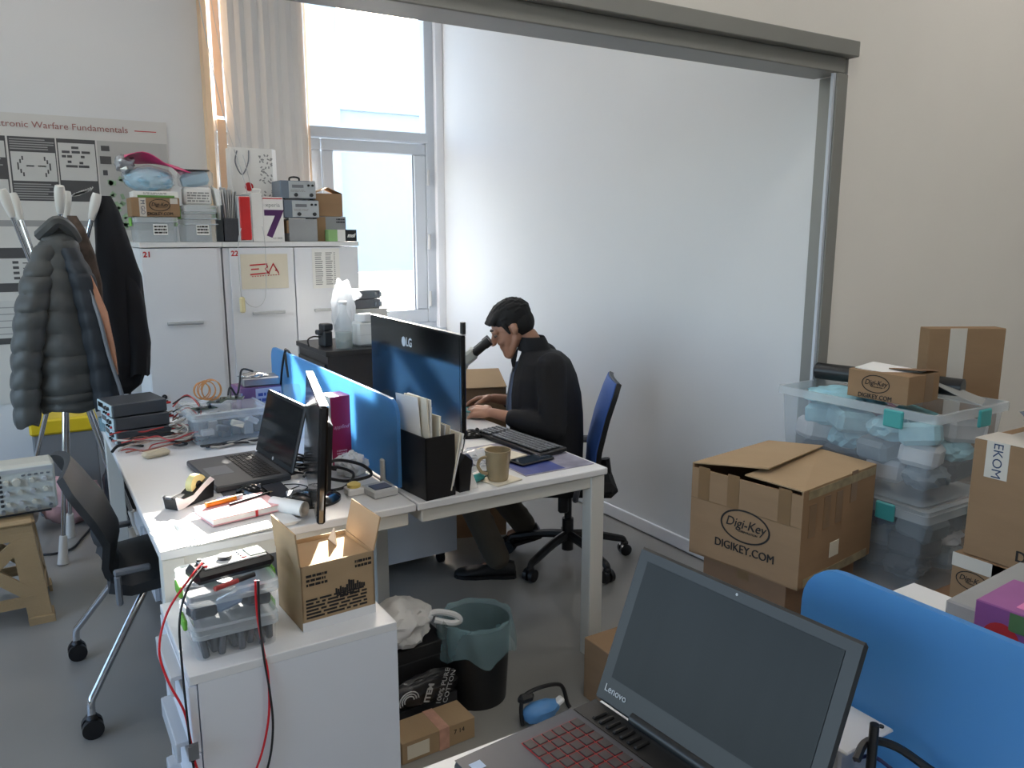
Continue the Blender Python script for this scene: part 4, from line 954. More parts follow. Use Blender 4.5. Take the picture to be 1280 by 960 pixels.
wire('earphone_cord', 'thin black earphone cord on the desk beside the laptop', [(.70, 2.62, ZD + .004), (.74, 2.60, ZD + .004), (.76, 2.55, ZD + .004), (.72, 2.52, ZD + .004), (.70, 2.55, ZD + .004), (.74, 2.58, ZD + .004)], .002, m_wblk)
kp = T('ribbon_block', 'small grey connector block by the monitor base', 'connector', (.695, 2.47, ZD), -10)
MB().box((0, 0, .007), (.05, .09, .014), .002).build('case', m_light, kp)
for i in range(6): MB().bx(-.02, .02, -.04 + i * .014, -.032 + i * .014, .014, .017).build('pin_row', m_mid, kp)
# ------------------------------------------------------------------ the seated man
O_ = Vector((2.06, 3.08, 0)); Fv = Vector((-.853, .522, 0)); Lv = Vector((-.522, -.853, 0)); Zv = Vector((0, 0, 1))
def L(f, l, z): return (f, l, z)
def remesh(o, vox, it=6, fac=.5):
    r_ = o.modifiers.new('remesh', 'REMESH'); r_.mode = 'VOXEL'; r_.voxel_size = vox; r_.use_smooth_shade = True
    s_ = o.modifiers.new('smooth', 'SMOOTH'); s_.factor = fac; s_.iterations = it
    return o
m_skin = mat('skin', (186, 138, 112), .5, var=.06, vs=12)
m_jack = mat('black_fleece', (30, 31, 35), .85, var=.1, bump=.1, bs=60)
m_trou = mat('olive_trousers', (82, 76, 66), .85, var=.08, bump=.08, bs=80)
m_hair = mat('dark_hair', (20, 18, 18), .75, var=.3, vs=60, stretch=(1, 6, 6), bump=.3, bs=90)
m_shirt = mat('grey_blue_shirt', (120, 136, 166), .8, var=.06)
m_shoe = mat('black_shoe', (18, 18, 19), .5, var=.1)
HP = Matrix.Translation((.150, 0, 1.150)) @ Matrix.Rotation(R(27), 4, 'Y')          # head pose
def hd(x, y, z): return HP @ Vector((x, y, z))
body = MB()
# head
hb = MB()
hb.ell((-.012, 0, .028), (.096, .074, .088), 24, 16)
hb.ell((.030, 0, -.020), (.060, .062, .070), 20, 14)
hb.cap((.035, 0, -.04), (.062, 0, -.100), .052, .030)
for s in (-1, 1):
    hb.cap((-.005, s * .048, -.045), (.050, s * .018, -.098), .022, .018)
    hb.cap((.055, s * .034, -.030), (.070, s * .030, -.034), .022, .020)      # cheek
    hb.cap((.082, s * .012, .022), (.072, s * .048, .018), .013, .012)        # brow
    hb.ell((-.014, s * .077, -.006), (.017, .008, .027), 12, 10, rot=(0, R(-12), 0))   # ear
    hb.cap((-.020, s * .083, .014), (-.028, s * .084, -.008), .005, .005)
hb.cap((.088, 0, .010), (.112, 0, -.030), .008, .0125)                         # nose
for s in (-1, 1): hb.ell((.103, s * .010, -.033), (.010, .008, .008), 10, 8)
hb.cap((.083, -.018, -.058), (.083, .018, -.058), .0075, .0075)                # upper lip
hb.cap((.081, -.016, -.070), (.081, .016, -.070), .0080, .0080)                # lower lip
hb.move(HP)
body.v += hb.v; off = 0
body.f += hb.f; body.sm += hb.sm; body.mi += hb.mi
body.cap((.075, 0, 1.10), (.025, 0, 1.005), .055, .054)
body.cap((.0, -.12, .945), (.0, .12, .945), .040, .040)
body.cap((-.0, 0, .87), (-.02, 0, .58), .12, .13, fl=1.1, fdir=(0, 1, 0))
# arms and hands
def hand(w, d, up, side):
    """w wrist point, d direction of the palm, up back-of-hand normal, side +1: thumb on the -lateral side"""
    w = Vector(w); d = Vector(d).normalized(); up = Vector(up); up = (up - d * up.dot(d)).normalized(); s_ = d.cross(up) * side
    body.cap(w, w + d * .022, .026, .030, fl=.65, fdir=up)
    body.cap(w + d * .03 + s_ * .018, w + d * .078 + s_ * .024, .020, .016, fl=.75, fdir=up)
    body.cap(w + d * .03 - s_ * .016, w + d * .074 - s_ * .026, .022, .016, fl=.75, fdir=up)
    body.cap(w + d * .03, w + d * .080, .022, .019, fl=.75, fdir=up)
    ln = (.040, .046, .043, .034)
    for i in range(4):
        k = -.030 + i * .0198; a = w + d * (.082 - .004 * abs(i - 1)) - s_ * k * 1.0
        curl = 34 + 6 * i; p = a; dirn = d
        for j, f in enumerate((1.0, .66, .52)):
            ang = R(curl * (.55 + .55 * j)); dj = (d * math.cos(ang) - up * math.sin(ang)).normalized()
            q = p + dj * ln[i] * f; body.cap(p, q, .0092 - .0010 * j, .0086 - .0011 * j, n=10); p = q
    t0 = w + d * .020 + s_ * .026; t1 = t0 + (d * .7 + s_ * .55 - up * .35).normalized() * .040; t2 = t1 + (d * .93 + s_ * .05 - up * .45).normalized() * .032; t3 = t2 + (d * .9 - s_ * .15 - up * .4).normalized() * .024
    body.cap(t0, t1, .015, .012); body.cap(t1, t2, .0112, .0102); body.cap(t2, t3, .0100, .0082)
ls, le, lw = Vector((-.03, .185, .985)), Vector((-.035, .235, .725)), Vector((.235, .135, .775))
rs, re, rw = Vector((-.01, -.185, .985)), Vector((.005, -.235, .730)), Vector((.235, -.075, .800))
for a, e, w in ((ls, le, lw), (rs, re, rw)):
    body.cap(a + Vector((0, 0, -.03)), e, .042, .040); body.cap(e, e.lerp(w, .35), .042, .041); body.cap(e.lerp(w, .35), w, .041, .025, fl=.88, fdir=(0, 0, 1))
hand(lw + Vector((.008, -.003, 0)), (.93, -.36, .02), (.1, .5, .86), 1)
hand(rw + Vector((.008, .002, 0)), (.95, .25, -.06), (.1, -.45, .88), -1)
# legs inside the trousers
lh, lk, la = Vector((.0, .095, .53)), Vector((.405, .165, .515)), Vector((.215, .180, .09))
rh, rk, ra = Vector((.0, -.095, .53)), Vector((.375, -.150, .505)), Vector((.085, -.150, .13))
for h, k, a in ((lh, lk, la), (rh, rk, ra)):
    body.cap(h, k, .075, .052); body.cap(k, a, .050, .034)
    body.cap(a + Vector((0, 0, -.025)), a + Vector((.07, 0, -.05)), .030, .020)
body.cap((-.02, -.08, .54), (-.02, .08, .54), .10, .10)
for lst in (body,): pass
MW = Matrix.Identity(4)
MW.col[0][:3] = Fv; MW.col[1][:3] = Lv; MW.col[2][:3] = Zv; MW.col[3][:3] = O_
man = body.build('person', m_skin); man.matrix_world = MW
remesh(man, .0042, 5, .45)
tag(man, 'dark-haired person in a black jacket bent over a microscope at the right desk', 'person')
# hair
h_ = MB()
h_.ell((-.020, 0, .050), (.100, .081, .080), 24, 16)
h_.ell((-.045, 0, .010), (.072, .074, .075), 20, 14)
for i in range(9):
    y = -.052 + i * .013; h_.cap((.02, y * .9, .108 - .45 * abs(y)), (.074 - .25 * abs(y), y, .080 - .25 * abs(y)), .022, .016); h_.cap((.074 - .25 * abs(y), y, .080 - .25 * abs(y)), (.096 - .3 * abs(y), y, .072 - .2 * abs(y)), .014, .008)
for s in (-1, 1): h_.cap((.022, s * .070, .03), (.014, s * .0735, -.012), .011, .006)
rh_ = random.Random(6)
for i in range(110):
    th = rh_.uniform(-math.pi, math.pi); ph = rh_.uniform(.1, 1.35); d = Vector((math.cos(th) * math.cos(ph), math.sin(th) * math.cos(ph), math.sin(ph)))
    p = Vector((-.020 + .098 * d.x, .079 * d.y, .050 + .078 * d.z)); tv = Vector((1, .25 * rh_.uniform(-1, 1), 0)); tv = (tv - d * tv.dot(d)).normalized() * rh_.uniform(.012, .026)
    h_.cap(p - tv, p + tv * .8 + d * .004, .0055, .003, n=8)
h_.move(HP)
remesh(h_.build('hair', m_hair, man), .0036, 2, .35)
for s in (-1, 1):
    e_ = MB().cap((.092, s * .012, .030), (.080, s * .046, .030), .0045, .0030); e_.move(HP); e_.build('eyebrow', m_hair, man)
    e_ = MB().ell((.076, s * .030, .001), (.010, .011, .007), 14, 10); e_.move(HP); e_.build('eye', mat('eye_white', (150, 132, 122), .3), man)
    e_ = MB().ell((.0845, s * .030, -.001), (.0035, .005, .005), 10, 8); e_.move(HP); e_.build('iris', m_hair, man)
# jacket
def oval(fc, l0, z, rf, rl, n=28): return [(fc + rf * math.cos(2 * math.pi * i / n) * (1 if math.cos(2 * math.pi * i / n) > 0 else 1.0), l0 + rl * math.sin(2 * math.pi * i / n), z) for i in range(n)]
j = MB()
j.loft([oval(.050, 0, 1.075, .060, .066), oval(.035, 0, 1.05, .072, .080), oval(.008, 0, 1.035, .095, .13), oval(-.005, 0, 1.00, .122, .185), oval(-.008, 0, .93, .150, .205), oval(-.012, 0, .84, .168, .203), oval(-.015, 0, .74, .175, .198), oval(-.018, 0, .62, .176, .198), oval(-.02, 0, .52, .172, .2), oval(-.02, 0, .47, .165, .195)])
for a, e, w in ((ls, le, lw), (rs, re, rw)):
    s_ = 1 if a.y > 0 else -1
    j.cap(a + Vector((.0, -.02 * s_, .005)), e, .070, .060); j.cap(e, e.lerp(w, .45), .060, .052); j.cap(e.lerp(w, .45), e.lerp(w, .64), .049, .044)
    for k in range(5):
        p = a.lerp(e, .35 + .15 * k); j.cap(p + Vector((-.05, 0, .012)), p + Vector((.05, .015 * s_, -.012)), .017, .014)
    for k in range(3):
        p = e.lerp(w, .1 + .14 * k); j.cap(p + Vector((0, 0, .042)), p + Vector((.02, 0, -.04)), .014, .012)
jk = j.build('jacket', m_jack, man); remesh(jk, .0065, 4, .5)
c_ = MB().loft([oval(.040, 0, 1.045, .078, .082), oval(.058, 0, 1.10, .070, .074), oval(.060, 0, 1.112, .064, .068), oval(.052, 0, 1.07, .062, .066)], cap=False)
c_.build('collar', m_jack, man)
for s in (-1, 1): MB().prism([(.128, 1.00), (.140, .94), (.152, 1.0), (.118, 1.055)], 'y', s * .026 - .007, s * .026 + .007).build('lapel', m_jack, man)
MB().loft([oval(.10, 0, .99, .030, .03, 16), oval(.112, 0, .93, .044, .045, 16), oval(.125, .01, .84, .044, .05, 16), oval(.130, .015, .75, .046, .055, 16), oval(.120, .01, .68, .04, .05, 16)]).build('shirt', m_shirt, man)
MB().tube([(.142, .034, .97), (.160, .040, .88), (.172, .045, .80), (.172, .045, .73)], .004).build('zip', m_mid, man)
# trousers
t_ = MB()
t_.cap((-.03, -.085, .545), (-.03, .085, .545), .118, .118, fl=.9, fdir=(0, 0, 1))
for h, k, a in ((lh, lk, la), (rh, rk, ra)):
    t_.cap(h, k, .092, .068); t_.cap(k, k.lerp(a, .5), .068, .062); t_.cap(k.lerp(a, .5), a + (a - k).normalized() * -.005, .062, .060)
    for q in (.3, .6, .85): 
        p = k.lerp(a, q); t_.cap(p + Vector((-.045, 0, .02)), p + Vector((.05, 0, -.01)), .018, .015)
remesh(t_.build('trousers', m_trou, man), .0075, 4, .5)
def shoe(M):
    rings = []
    for x, w, h0, h1 in ((-.085, .022, .0, .045), (-.078, .034, 0, .075), (-.04, .038, 0, .085), (.0, .036, 0, .085), (.045, .040, 0, .07), (.10, .046, 0, .052), (.15, .045, 0, .044), (.185, .034, .004, .036), (.20, .014, .010, .026)):
        rings.append([(x, w * math.cos(2 * math.pi * i / 16), (h0 + h1) / 2 + (h1 - h0) / 2 * math.sin(2 * math.pi * i / 16)) for i in range(16)])
    o = MB().loft(rings); o.move(M); o = o.build('shoe', m_shoe, man)
    rings = []
    for x, w in ((-.088, .02), (-.08, .035), (-.04, .040), (.03, .038), (.10, .048), (.155, .046), (.19, .033), (.203, .012)):
        rings.append([(x, -w, .0), (x, w, .0), (x, w * 1.02, .016), (x, -w * 1.02, .016)])
    q = MB().loft(rings, smooth=False); q.move(M); q.build('shoe_sole', m_black, o)
shoe(Matrix.Translation((.215, .180, .0)))
shoe(Matrix.Translation((.075, -.150, .045)) @ Matrix.Rotation(R(18), 4, 'Y'))

# ------------------------------------------------------------------ blue office chair
bch = T('office_chair', 'swivel chair with a blue backrest under the seated man', 'chair', (2.17, 3.02, 0))
m_cblue = mat('blue_mesh', (58, 98, 176), .6, var=.06, bump=.1, bs=200)
for i in range(5):
    a = R(200 + 72 * i); dx, dy = math.cos(a), math.sin(a)
    arm = MB().tube([(.02 * dx, .02 * dy, .135), (.12 * dx, .12 * dy, .125), (.25 * dx, .25 * dy, .092), (.292 * dx, .292 * dy, .080), (.302 * dx, .302 * dy, .058)], .019, n=8, sub=3, rf=lambda t: 1.25 - .5 * t).build('base_arm', m_black, bch)
    c0 = Vector((.302 * dx, .302 * dy, .029)); tg = Vector((-dy, dx, 0))
    MB().cyl(c0 - tg * .026, c0 - tg * .006, .029, n=18).cyl(c0 + tg * .006, c0 + tg * .026, .029, n=18).cyl(c0 - tg * .006, c0 + tg * .006, .014, n=10).box(c0 + Vector((0, 0, .028)), (.034, .034, .03), .008).build('caster', m_black, arm)
MB().cyl((0, 0, .06), (0, 0, .22), .028, n=18).cyl((0, 0, .22), (0, 0, .36), .018, n=16).build('gas_lift', m_black, bch)
hdg = math.atan2(Fv.y, Fv.x) + R(-1)
def cl(M_): M_.move(Matrix.Rotation(hdg, 4, 'Z')); return M_
cl(MB().box((.0, 0, .375), (.20, .17, .05), .012).cyl((-.02, -.20, .37), (-.02, .0, .37), .008, n=8).box((.03, .13, .34), (.05, .05, .09), .01)).build('mechanism', m_black, bch)
cl(MB().box((.02, 0, .425), (.47, .47, .07), .03)).build('seat', mat('black_seat_fabric', (22, 22, 24), .9), bch)
bk_keys = [(-.105, .43, .16, .02), (-.095, .50, .18, .022), (-.10, .60, .19, .024), (-.135, .75, .19, .022), (-.175, .87, .18, .02), (-.195, .915, .16, .015)]
cl(shell(bk_keys, .012)).build('backrest', m_cblue, bch)
bk2 = [(x - .016, z, w * 1.02, c) for x, z, w, c in bk_keys]
cl(shell(bk2, .022)).build('back_frame', m_black, bch)
cl(MB().tube([(-.06, 0, .365), (-.15, 0, .37), (-.185, 0, .42), (-.175, 0, .52)], .022, n=8)).build('back_bracket', m_black, bch)
for s in (-1, 1):
    cl(MB().tube([(-.02, s * .22, .385), (-.02, s * .27, .42), (-.04, s * .275, .53)], .014, n=8).box((-.03, s * .275, .545), (.20, .06, .03), .012)).build('armrest', mat('grey_arm_pad', (84, 86, 92), .6), bch)
# ------------------------------------------------------------------ right desk
lgm = T('monitor', 'wide black monitor seen from behind in front of the man', 'monitor', (1.250, 2.756, ZD), -.6)
pn = MB().box((0, 0, .330), (.018, .832, .352), .005).build('panel', m_blackg, lgm)
MB().box((.016, 0, .30), (.020, .60, .22), .010).build('screen_housing', m_black, pn)
MB().bx(-.0098, -.0092, -.40, .40, .16, .50).build('back_cover', m_blackg, pn)
for k in (1,): 
    MB().cyl((-.0102, .065, .432), (-.0112, .065, .432), .019, n=24).build('round_logo', m_light, pn)
    text('LG', .046, pn, (-.0104, .016, .432), FX, m_light, bold=.0012)
MB().bx(-.0092, .0092, -.4165, .4165, .5052, .5072).build('top_edge', m_steel, pn)
MB().box((.02, 0, .10), (.04, .07, .20), .01).build('stand_neck', m_black, lgm); MB().box((.06, 0, .008), (.20, .30, .016), .006).build('stand_base', m_black, lgm)
MB().cyl((.02, -.372, .505), (.02, -.372, .545), .010, n=10).build('clip', m_black, lgm)
mr = T('document_rack', 'black document holder stuffed with papers at the end of the blue screen', 'holder', (1.088, 2.315, ZD), 6)
MB().bx(-.055, .055, -.088, -.082, 0, .205).bx(-.055, -.05, -.088, .1, 0, .205).bx(.05, .055, -.088, .1, 0, .13).bx(-.055, .055, .094, .1, 0, .22).bx(-.055, .055, -.088, .1, 0, .004).build('holder_body', m_black, mr)
rr = random.Random(8)
for i in range(11):
    x = -.044 + i * .0085; hh = .30 - .012 * i + .03 * rr.random()
    MB().box((x, .005 + .02 * rr.uniform(-1, 1), .02 + hh / 2), (.0022 + .002 * (i % 3), .14, hh), rot=(R(3 * rr.uniform(-1, 1)), R(-3 + 1.2 * i), 0)).build('paper', (m_paper, m_paper2, m_paper, m_light)[i % 4], mr)
for i in range(2):
    MB().box((.058 + .008 * i, -.03, .11 + .006 * i), (.004, .12, .19 - .015 * i), rot=(0, R(12 + 3 * i), 0)).build('paper', (m_paper2, m_paper)[i % 2], mr)
m2 = T('document_rack', 'smaller slanted black holder beside the taller one', 'holder', (1.185, 2.30, ZD), 6)
MB().prism([(-.018, 0), (.022, 0), (.034, .10), (.006, .125), (-.018, .09)], 'y', -.055, .07).build('holder_body', m_black, m2)
MB().tube([(.012, -.02, .11), (.06, .03, .15), (.10, .09, .19)], .0025).build('stylus', m_dark, m2)
ts = T('name_stand', 'white folded card stand at the desk edge', 'card stand', (1.222, 2.262, ZD), 6)
MB().prism([(-.026, 0), (-.016, .09), (-.008, .09), (.028, 0)], 'y', -.006, .05).build('card', m_paper, ts)
mu = T('coffee_mug', 'beige coffee mug on a coaster at the desk edge', 'mug', (1.345, 2.288, ZD + .006))
m_mug = mat('beige_glaze', (166, 148, 116), .25, var=.05)
MB().lathe([(.0, 0), (.033, 0), (.036, .006), (.0445, .100), (.0465, .106), (.0425, .106), (.034, .012), (0, .010)], n=32, cap=False).build('cup_body', m_mug, mu)
MB().tube([(-.040, .006, .085), (-.062, .012, .078), (-.070, .014, .055), (-.058, .010, .032), (-.038, .006, .025)], .0058, n=8).build('handle', m_mug, mu)
co = T('coaster', 'square pale coaster under the mug', 'coaster', (1.355, 2.29, ZD), 12)
MB().box((0, 0, .0025), (.115, .105, .005), .001).build('tile', m_paper2, co)
ph = T('mobile_phone', 'black phone lying on the printed desk mat', 'phone', (1.575, 2.425, ZD + .004), 8)
MB().box((0, 0, .0045), (.158, .077, .009), .004).build('case', m_black, ph); MB().box((0, 0, .0094), (.150, .070, .0008)).build('screen', mat('phone_glass', (40, 52, 66), .06), ph)
dm = T('desk_mat', 'blue and grey printed desk mat under phone and keyboard', 'desk mat', (1.605, 2.50, ZD), 0)
MB().box((0, 0, .0008), (.30, .44, .0016)).build('mat_sheet', mat('mat_print', (140, 138, 156), .5, var=.5, vs=9), dm); MB().box((-.06, -.125, .0018), (.17, .17, .0006)).build('blue_print', mat('blue_mat_print', (50, 66, 140), .5, var=.3, vs=14), dm)
kb = T('keyboard', 'black keyboard with pale keys along the right desk edge', 'keyboard', (1.668, 2.665, ZD + .004), 5)
MB().box((0, 0, .009), (.135, .44, .018), .004, rot=(0, R(-3), 0)).build('case', m_black, kb)
for r_ in range(5):
    for c_ in range(15):
        MB().box((-.048 + r_ * .021, -.195 + c_ * .0215, .0205 + r_ * .001), (.017, .018, .007), .002).build('key', m_mid, kb)
for c_ in range(4):
    for r_ in range(5): MB().box((-.048 + r_ * .021, .142 + c_ * .0195, .0205 + r_ * .001), (.017, .016, .007), .002).build('key', m_mid, kb)
mouse('black mouse on the right desk near the microscope', (1.55, 2.86, ZD + .002), 165)
paper('printed sheet on the right desk beside the keyboard', (1.47, 2.78), .20, .28, 12, ZD)
np2 = T('notepad', 'cream notepad with a black cover under the keyboard edge', 'notepad', (1.50, 2.56, ZD), 14)
MB().box((0, 0, .003), (.16, .22, .006), .001).build('cover', m_black, np2); MB().box((-.008, .0, .010), (.14, .20, .008)).build('pages', m_paper2, np2)
jr = T('plastic_bottle', 'white and dark blue round container lying beside the mug', 'container', (1.275, 2.44, ZD + .032), 25)
MB().cyl((-.045, 0, 0), (.0, 0, 0), .030, n=20).build('body', mat('pale_blue_plastic', (190, 206, 220), .3), jr); MB().cyl((.0, 0, 0), (.040, 0, 0), .0315, n=20).build('label_band', mat('dark_blue_label', (44, 58, 92), .4, var=.3), jr)
tag(MB().blob((1.37, 2.50, ZD + .027), (.075, .06, .03), 41, .3, 2.6, 4, flat=-.026).build('plastic_pouch', clear('clear_pouch', (226, 230, 236), .55, .12)), 'crumpled clear pouch behind the mug', 'bag')
tp = T('tissue_pack', 'small teal tissue pack at the desk edge', 'tissue pack', (1.268, 2.325, ZD), 20)
MB().box((0, 0, .014), (.085, .050, .028), .010).build('wrapper', m_teal, tp); MB().bx(-.03, .03, -.008, .008, .028, .0292).build('white_label', m_paper, tp)
for i in range(5):
    a = i * 1.3; wire('ring_cable', ('first', 'second', 'third', 'fourth', 'fifth')[i] + ' small black cable loop beside the mug', [(1.315 + .03 * math.cos(a + k) + .008 * i, 2.365 + .025 * math.sin(a + k), ZD + .004 + .004 * (k % 2)) for k in range(6)], .0032, m_wblk, 'black cable loops by the mug')
# microscope
m_mic = mat('microscope_grey', (172, 174, 166), .4, var=.03)
mi = T('microscope', 'pale grey stereo microscope with black eyepieces on the right desk', 'microscope')
mi.matrix_world = Matrix.Translation((0, 0, 0)) @ MW
MB().box((.40, .02, ZD + .014), (.24, .18, .028), .01).build('base', m_mic, mi)
MB().cyl((.50, .02, ZD + .02), (.50, .02, 1.00), .014, n=14).build('pillar', m_chrome, mi)
MB().box((.475, .02, .90), (.07, .05, .06), .012).build('focus_block', m_mic, mi)
MB().cyl((.40, .02, .965), (.40, .02, .855), .040, .036, n=22).cyl((.40, .02, .855), (.40, .02, .825), .030, n=20).build('objective_housing', m_mic, mi)
MB().box((.395, .02, .985), (.085, .085, .07), .016).box((.345, .02, 1.020), (.075, .105, .055), .012, rot=(0, R(38), 0)).build('head', m_mic, mi)
for s in (-1, 1):
    MB().cyl((.335, .02 + s * .032, 1.025), (.275, .02 + s * .032, 1.076), .020, n=16).cyl((.275, .02 + s * .032, 1.076), (.250, .02 + s * .032, 1.097), .023, n=16).build('eyepiece', m_black, mi)
MB().cyl((.475, -.03, .90), (.475, .07, .90), .018, n=14).build('focus_knob', m_black, mi)
MB().tube([(.43, .05, .90), (.41, .07, .84), (.42, .07, .78), (.46, .08, ZD + .02)], .003).build('lamp_cord', m_wblk, mi)
tb = T('circuit_board', 'teal circuit board held under the microscope', 'circuit board'); tb.matrix_world = Matrix.Translation((0, 0, 0)) @ MW
MB().box((.36, .05, ZD + .032), (.15, .11, .004), rot=(0, R(-4), 0)).build('board', mat('teal_board', (70, 140, 140), .4, var=.2, vs=20), tb)
for k in range(4): MB().box((.32 + .025 * k, .06, ZD + .037), (.012, .02, .007)).build('component', m_black, tb)
bbx = T('open_carton', 'flat brown carton with a raised lid behind the seated man', 'box', (1.965, 3.62, .656), -20)
MB().bx(-.17, .17, -.10, .10, 0, .144, .002).build('body', m_card, bbx); MB().box((0, .0, .179), (.34, .24, .004), rot=(R(14), 0, 0)).build('flap', m_card2, bbx)
carton('brown_carton', 'tall brown carton on the floor behind the seated man', 1.795, 2.135, 3.52, 3.72, 0, .655, rz=-20)
# ------------------------------------------------------------------ on the black cabinet
ZB = .999
bo = T('glass_bottle', 'clear half-filled water bottle on the black cabinet', 'bottle', (1.395, 3.925, ZB))
MB().lathe([(.0, 0), (.042, 0), (.046, .01), (.046, .11), (.040, .14), (.022, .18), (.018, .20), (.018, .225)], n=24, cap=False).build('bottle_wall', m_cup, bo)
MB().lathe([(.0, .004), (.040, .004), (.0425, .012), (.0425, .085), (0, .085)], n=24, cap=False).build('water', clear('water', (150, 156, 140), .45, .05), bo); MB().cyl((0, 0, .225), (0, 0, .242), .020, n=16).build('bottle_cap', m_white, bo)
wbg = T('plastic_bag', 'sunlit white plastic bag knotted behind the bottle', 'bag', (1.47, 4.14, ZB))
mb_t = mat('lit_bag_film', (236, 238, 240), .4, var=.03, bump=.25, bs=20); nt = mb_t.node_tree; tl = nt.nodes.new('ShaderNodeBsdfTranslucent'); tl.inputs[0].default_value = (.85, .87, .9, 1); mx_ = nt.nodes.new('ShaderNodeMixShader'); mx_.inputs[0].default_value = .7
nt.links.new(nt.nodes['Principled BSDF'].outputs[0], mx_.inputs[1]); nt.links.new(tl.outputs[0], mx_.inputs[2]); nt.links.new(mx_.outputs[0], nt.nodes['Material Output'].inputs[0])
MB().blob((0, 0, .17), (.06, .06, .172), 51, .2, 2.2, 4, flat=-.169).build('bag_body', mb_t, wbg); MB().blob((.045, 0, .255), (.06, .03, .035), 52, .3, 2.5, 3).build('bag_ear', mb_t, wbg); MB().cyl((-.005, 0, .31), (-.005, 0, .325), .022, n=12).build('knot', m_light, wbg)
ad_ = T('power_adapter', 'stacked black power adapters on the black cabinet', 'adapter', (1.345, 4.07, ZB), 10)
MB().box((0, 0, .04), (.05, .07, .08), .006).box((.005, .0, .10), (.055, .06, .036), .006).box((-.02, 0, .075), (.06, .04, .025), .005).build('bricks', m_dark, ad_)
MB().tube([(-.03, 0, .05), (-.07, .0, .055), (-.10, .0, .04), (-.10, -.01, .006)], .004).build('lead', m_wblk, ad_)
wc = T('white_canister', 'white rectangular canister on the black cabinet beside the bottle', 'canister', (1.525, 3.985, ZB), 4)
MB().box((0, 0, .065), (.105, .09, .13), .012).build('body', mat('white_polythene', (222, 224, 222), .4), wc); MB().lathe([(.045, .13), (.045, .165), (.040, .17), (0, .17)], n=20, cap=False).build('screw_lid', m_white, wc)
MB().bx(-.053, .053, -.046, -.0452, .06, .0615).build('seam', m_light, wc)
for i, nm in enumerate(('lower', 'upper')):
    t = T('aluminium_case', f'{nm} silver aluminium case of the pair behind the canister', 'case', (1.60, 4.24, ZB + .175 + i * .052), 3, 'silver cases on the black cabinet')
    MB().box((0, 0, .025), (.20, .14, .05), .005).build('shell', m_steel, t)
    for x in (.06, .09): MB().bx(x, x + .012, -.078, -.07, .012, .036).build('latch', m_chrome, t)
ct = carton('white_carton', 'white carton under the silver cases on the black cabinet', 1.53, 1.735, 4.16, 4.33, ZB, ZB + .174, m=m_paper, tape=False)
# ------------------------------------------------------------------ on the front pedestal
ZP = .6005
m_pk = clear('pack_plastic', (220, 226, 230), .15, .08)
m_part = mat('dark_packed_parts', (44, 50, 58), .25, var=.3, vs=14, coat=.4)
m_partb = mat('blue_grey_film', (120, 140, 168), .2, var=.4, vs=10)
lowb = tote('storage_box', 'lower clear box with green clips and dark parts on the pedestal', .262, .462, 1.825, 2.03, ZP, .684, clips=m_green, lid=True, m=m_pk, taper=.92)
for i in range(8): MB().box((-.075 + i * .0215, -.02 + .02 * (i % 2), .034), (.016, .14, .058), .004, rot=(R(4), R(8 * (i % 3 - 1)), R(5 * (i % 2)))).build('packed_part', m_part, lowb)
upb = tote('storage_box', 'upper clear box with green clips and foil packets on the pedestal', .258, .466, 1.822, 2.034, .685, .768, clips=m_green, lid=True, m=m_pk, taper=.92)
rr = random.Random(12)
for i in range(9): MB().box((-.07 + (i % 3) * .062, -.06 + (i // 3) * .055, .028 + .008 * (i % 2)), (.06, .045, .028), .005, rot=(R(20 * rr.uniform(-1, 1)), R(20 * rr.uniform(-1, 1)), R(40 * rr.uniform(-1, 1)))).build('packet', (m_part, m_partb, m_part, m_mid)[i % 4], upb)
mm = T('multimeter', 'black handheld multimeter lying on the upper clear box', 'multimeter', (.372, 1.915, .769), 8)
poly = []
MB().box((0, 0, .020), (.195, .082, .034), .012).build('body', m_black, mm); MB().box((.004, 0, .0385), (.150, .066, .005), .002).build('face_plate', mat('white_meter_face', (230, 230, 228), .35), mm)
MB().box((.060, 0, .042), (.040, .054, .003), .001).build('display', mat('lcd', (150, 158, 150), .2), mm); MB().cyl((-.012, 0, .041), (-.012, 0, .050), .017, n=20).build('dial', m_dark, mm)
for i in range(3): MB().cyl((-.066, -.022 + .022 * i, .041), (-.066, -.022 + .022 * i, .046), .006, n=12).build('socket', (m_redp, m_black, m_black)[i], mm)
for i in range(4): MB().bx(.022 + .0 * i, .032, -.024 + .013 * i, -.016 + .013 * i, .041, .0435).build('button', m_red if i == 0 else m_mid, mm)
wire('meter_lead', 'red meter lead bowing out from the multimeter over the pedestal front', [(.305, 1.90, .815), (.270, 1.86, .80), (.215, 1.84, .74), (.190, 1.83, .66), (.200, 1.81, .59), (.225, 1.785, .52), (.232, 1.775, .45), (.240, 1.772, .38), (.268, 1.772, .30), (.315, 1.770, .255), (.372, 1.770, .33), (.405, 1.770, .44), (.412, 1.772, .55), (.408, 1.79, .62), (.404, 1.81, .70), (.406, 1.815, .78)], .0028, mat('bright_red_wire', (214, 30, 40), .4))
wire('meter_lead', 'black meter lead hanging beside the red one in front of the pedestal', [(.305, 1.885, .812), (.262, 1.835, .79), (.234, 1.806, .73), (.230, 1.795, .62), (.229, 1.776, .52), (.231, 1.770, .42), (.240, 1.767, .34), (.27, 1.766, .24), (.34, 1.766, .20), (.395, 1.766, .32), (.414, 1.766, .42), (.412, 1.768, .52), (.406, 1.785, .62), (.408, 1.806, .70), (.412, 1.812, .78)], .0028, m_wblk)
cp = T('clip_pair', 'two black clips joining the meter leads at the pedestal corner', 'clip', (.232, 1.764, .40))
MB().box((0, 0, .02), (.009, .008, .04), .003).build('clip', m_black, cp); MB().box((.003, 0, -.045), (.010, .010, .05), .003).build('clip', m_black, cp)
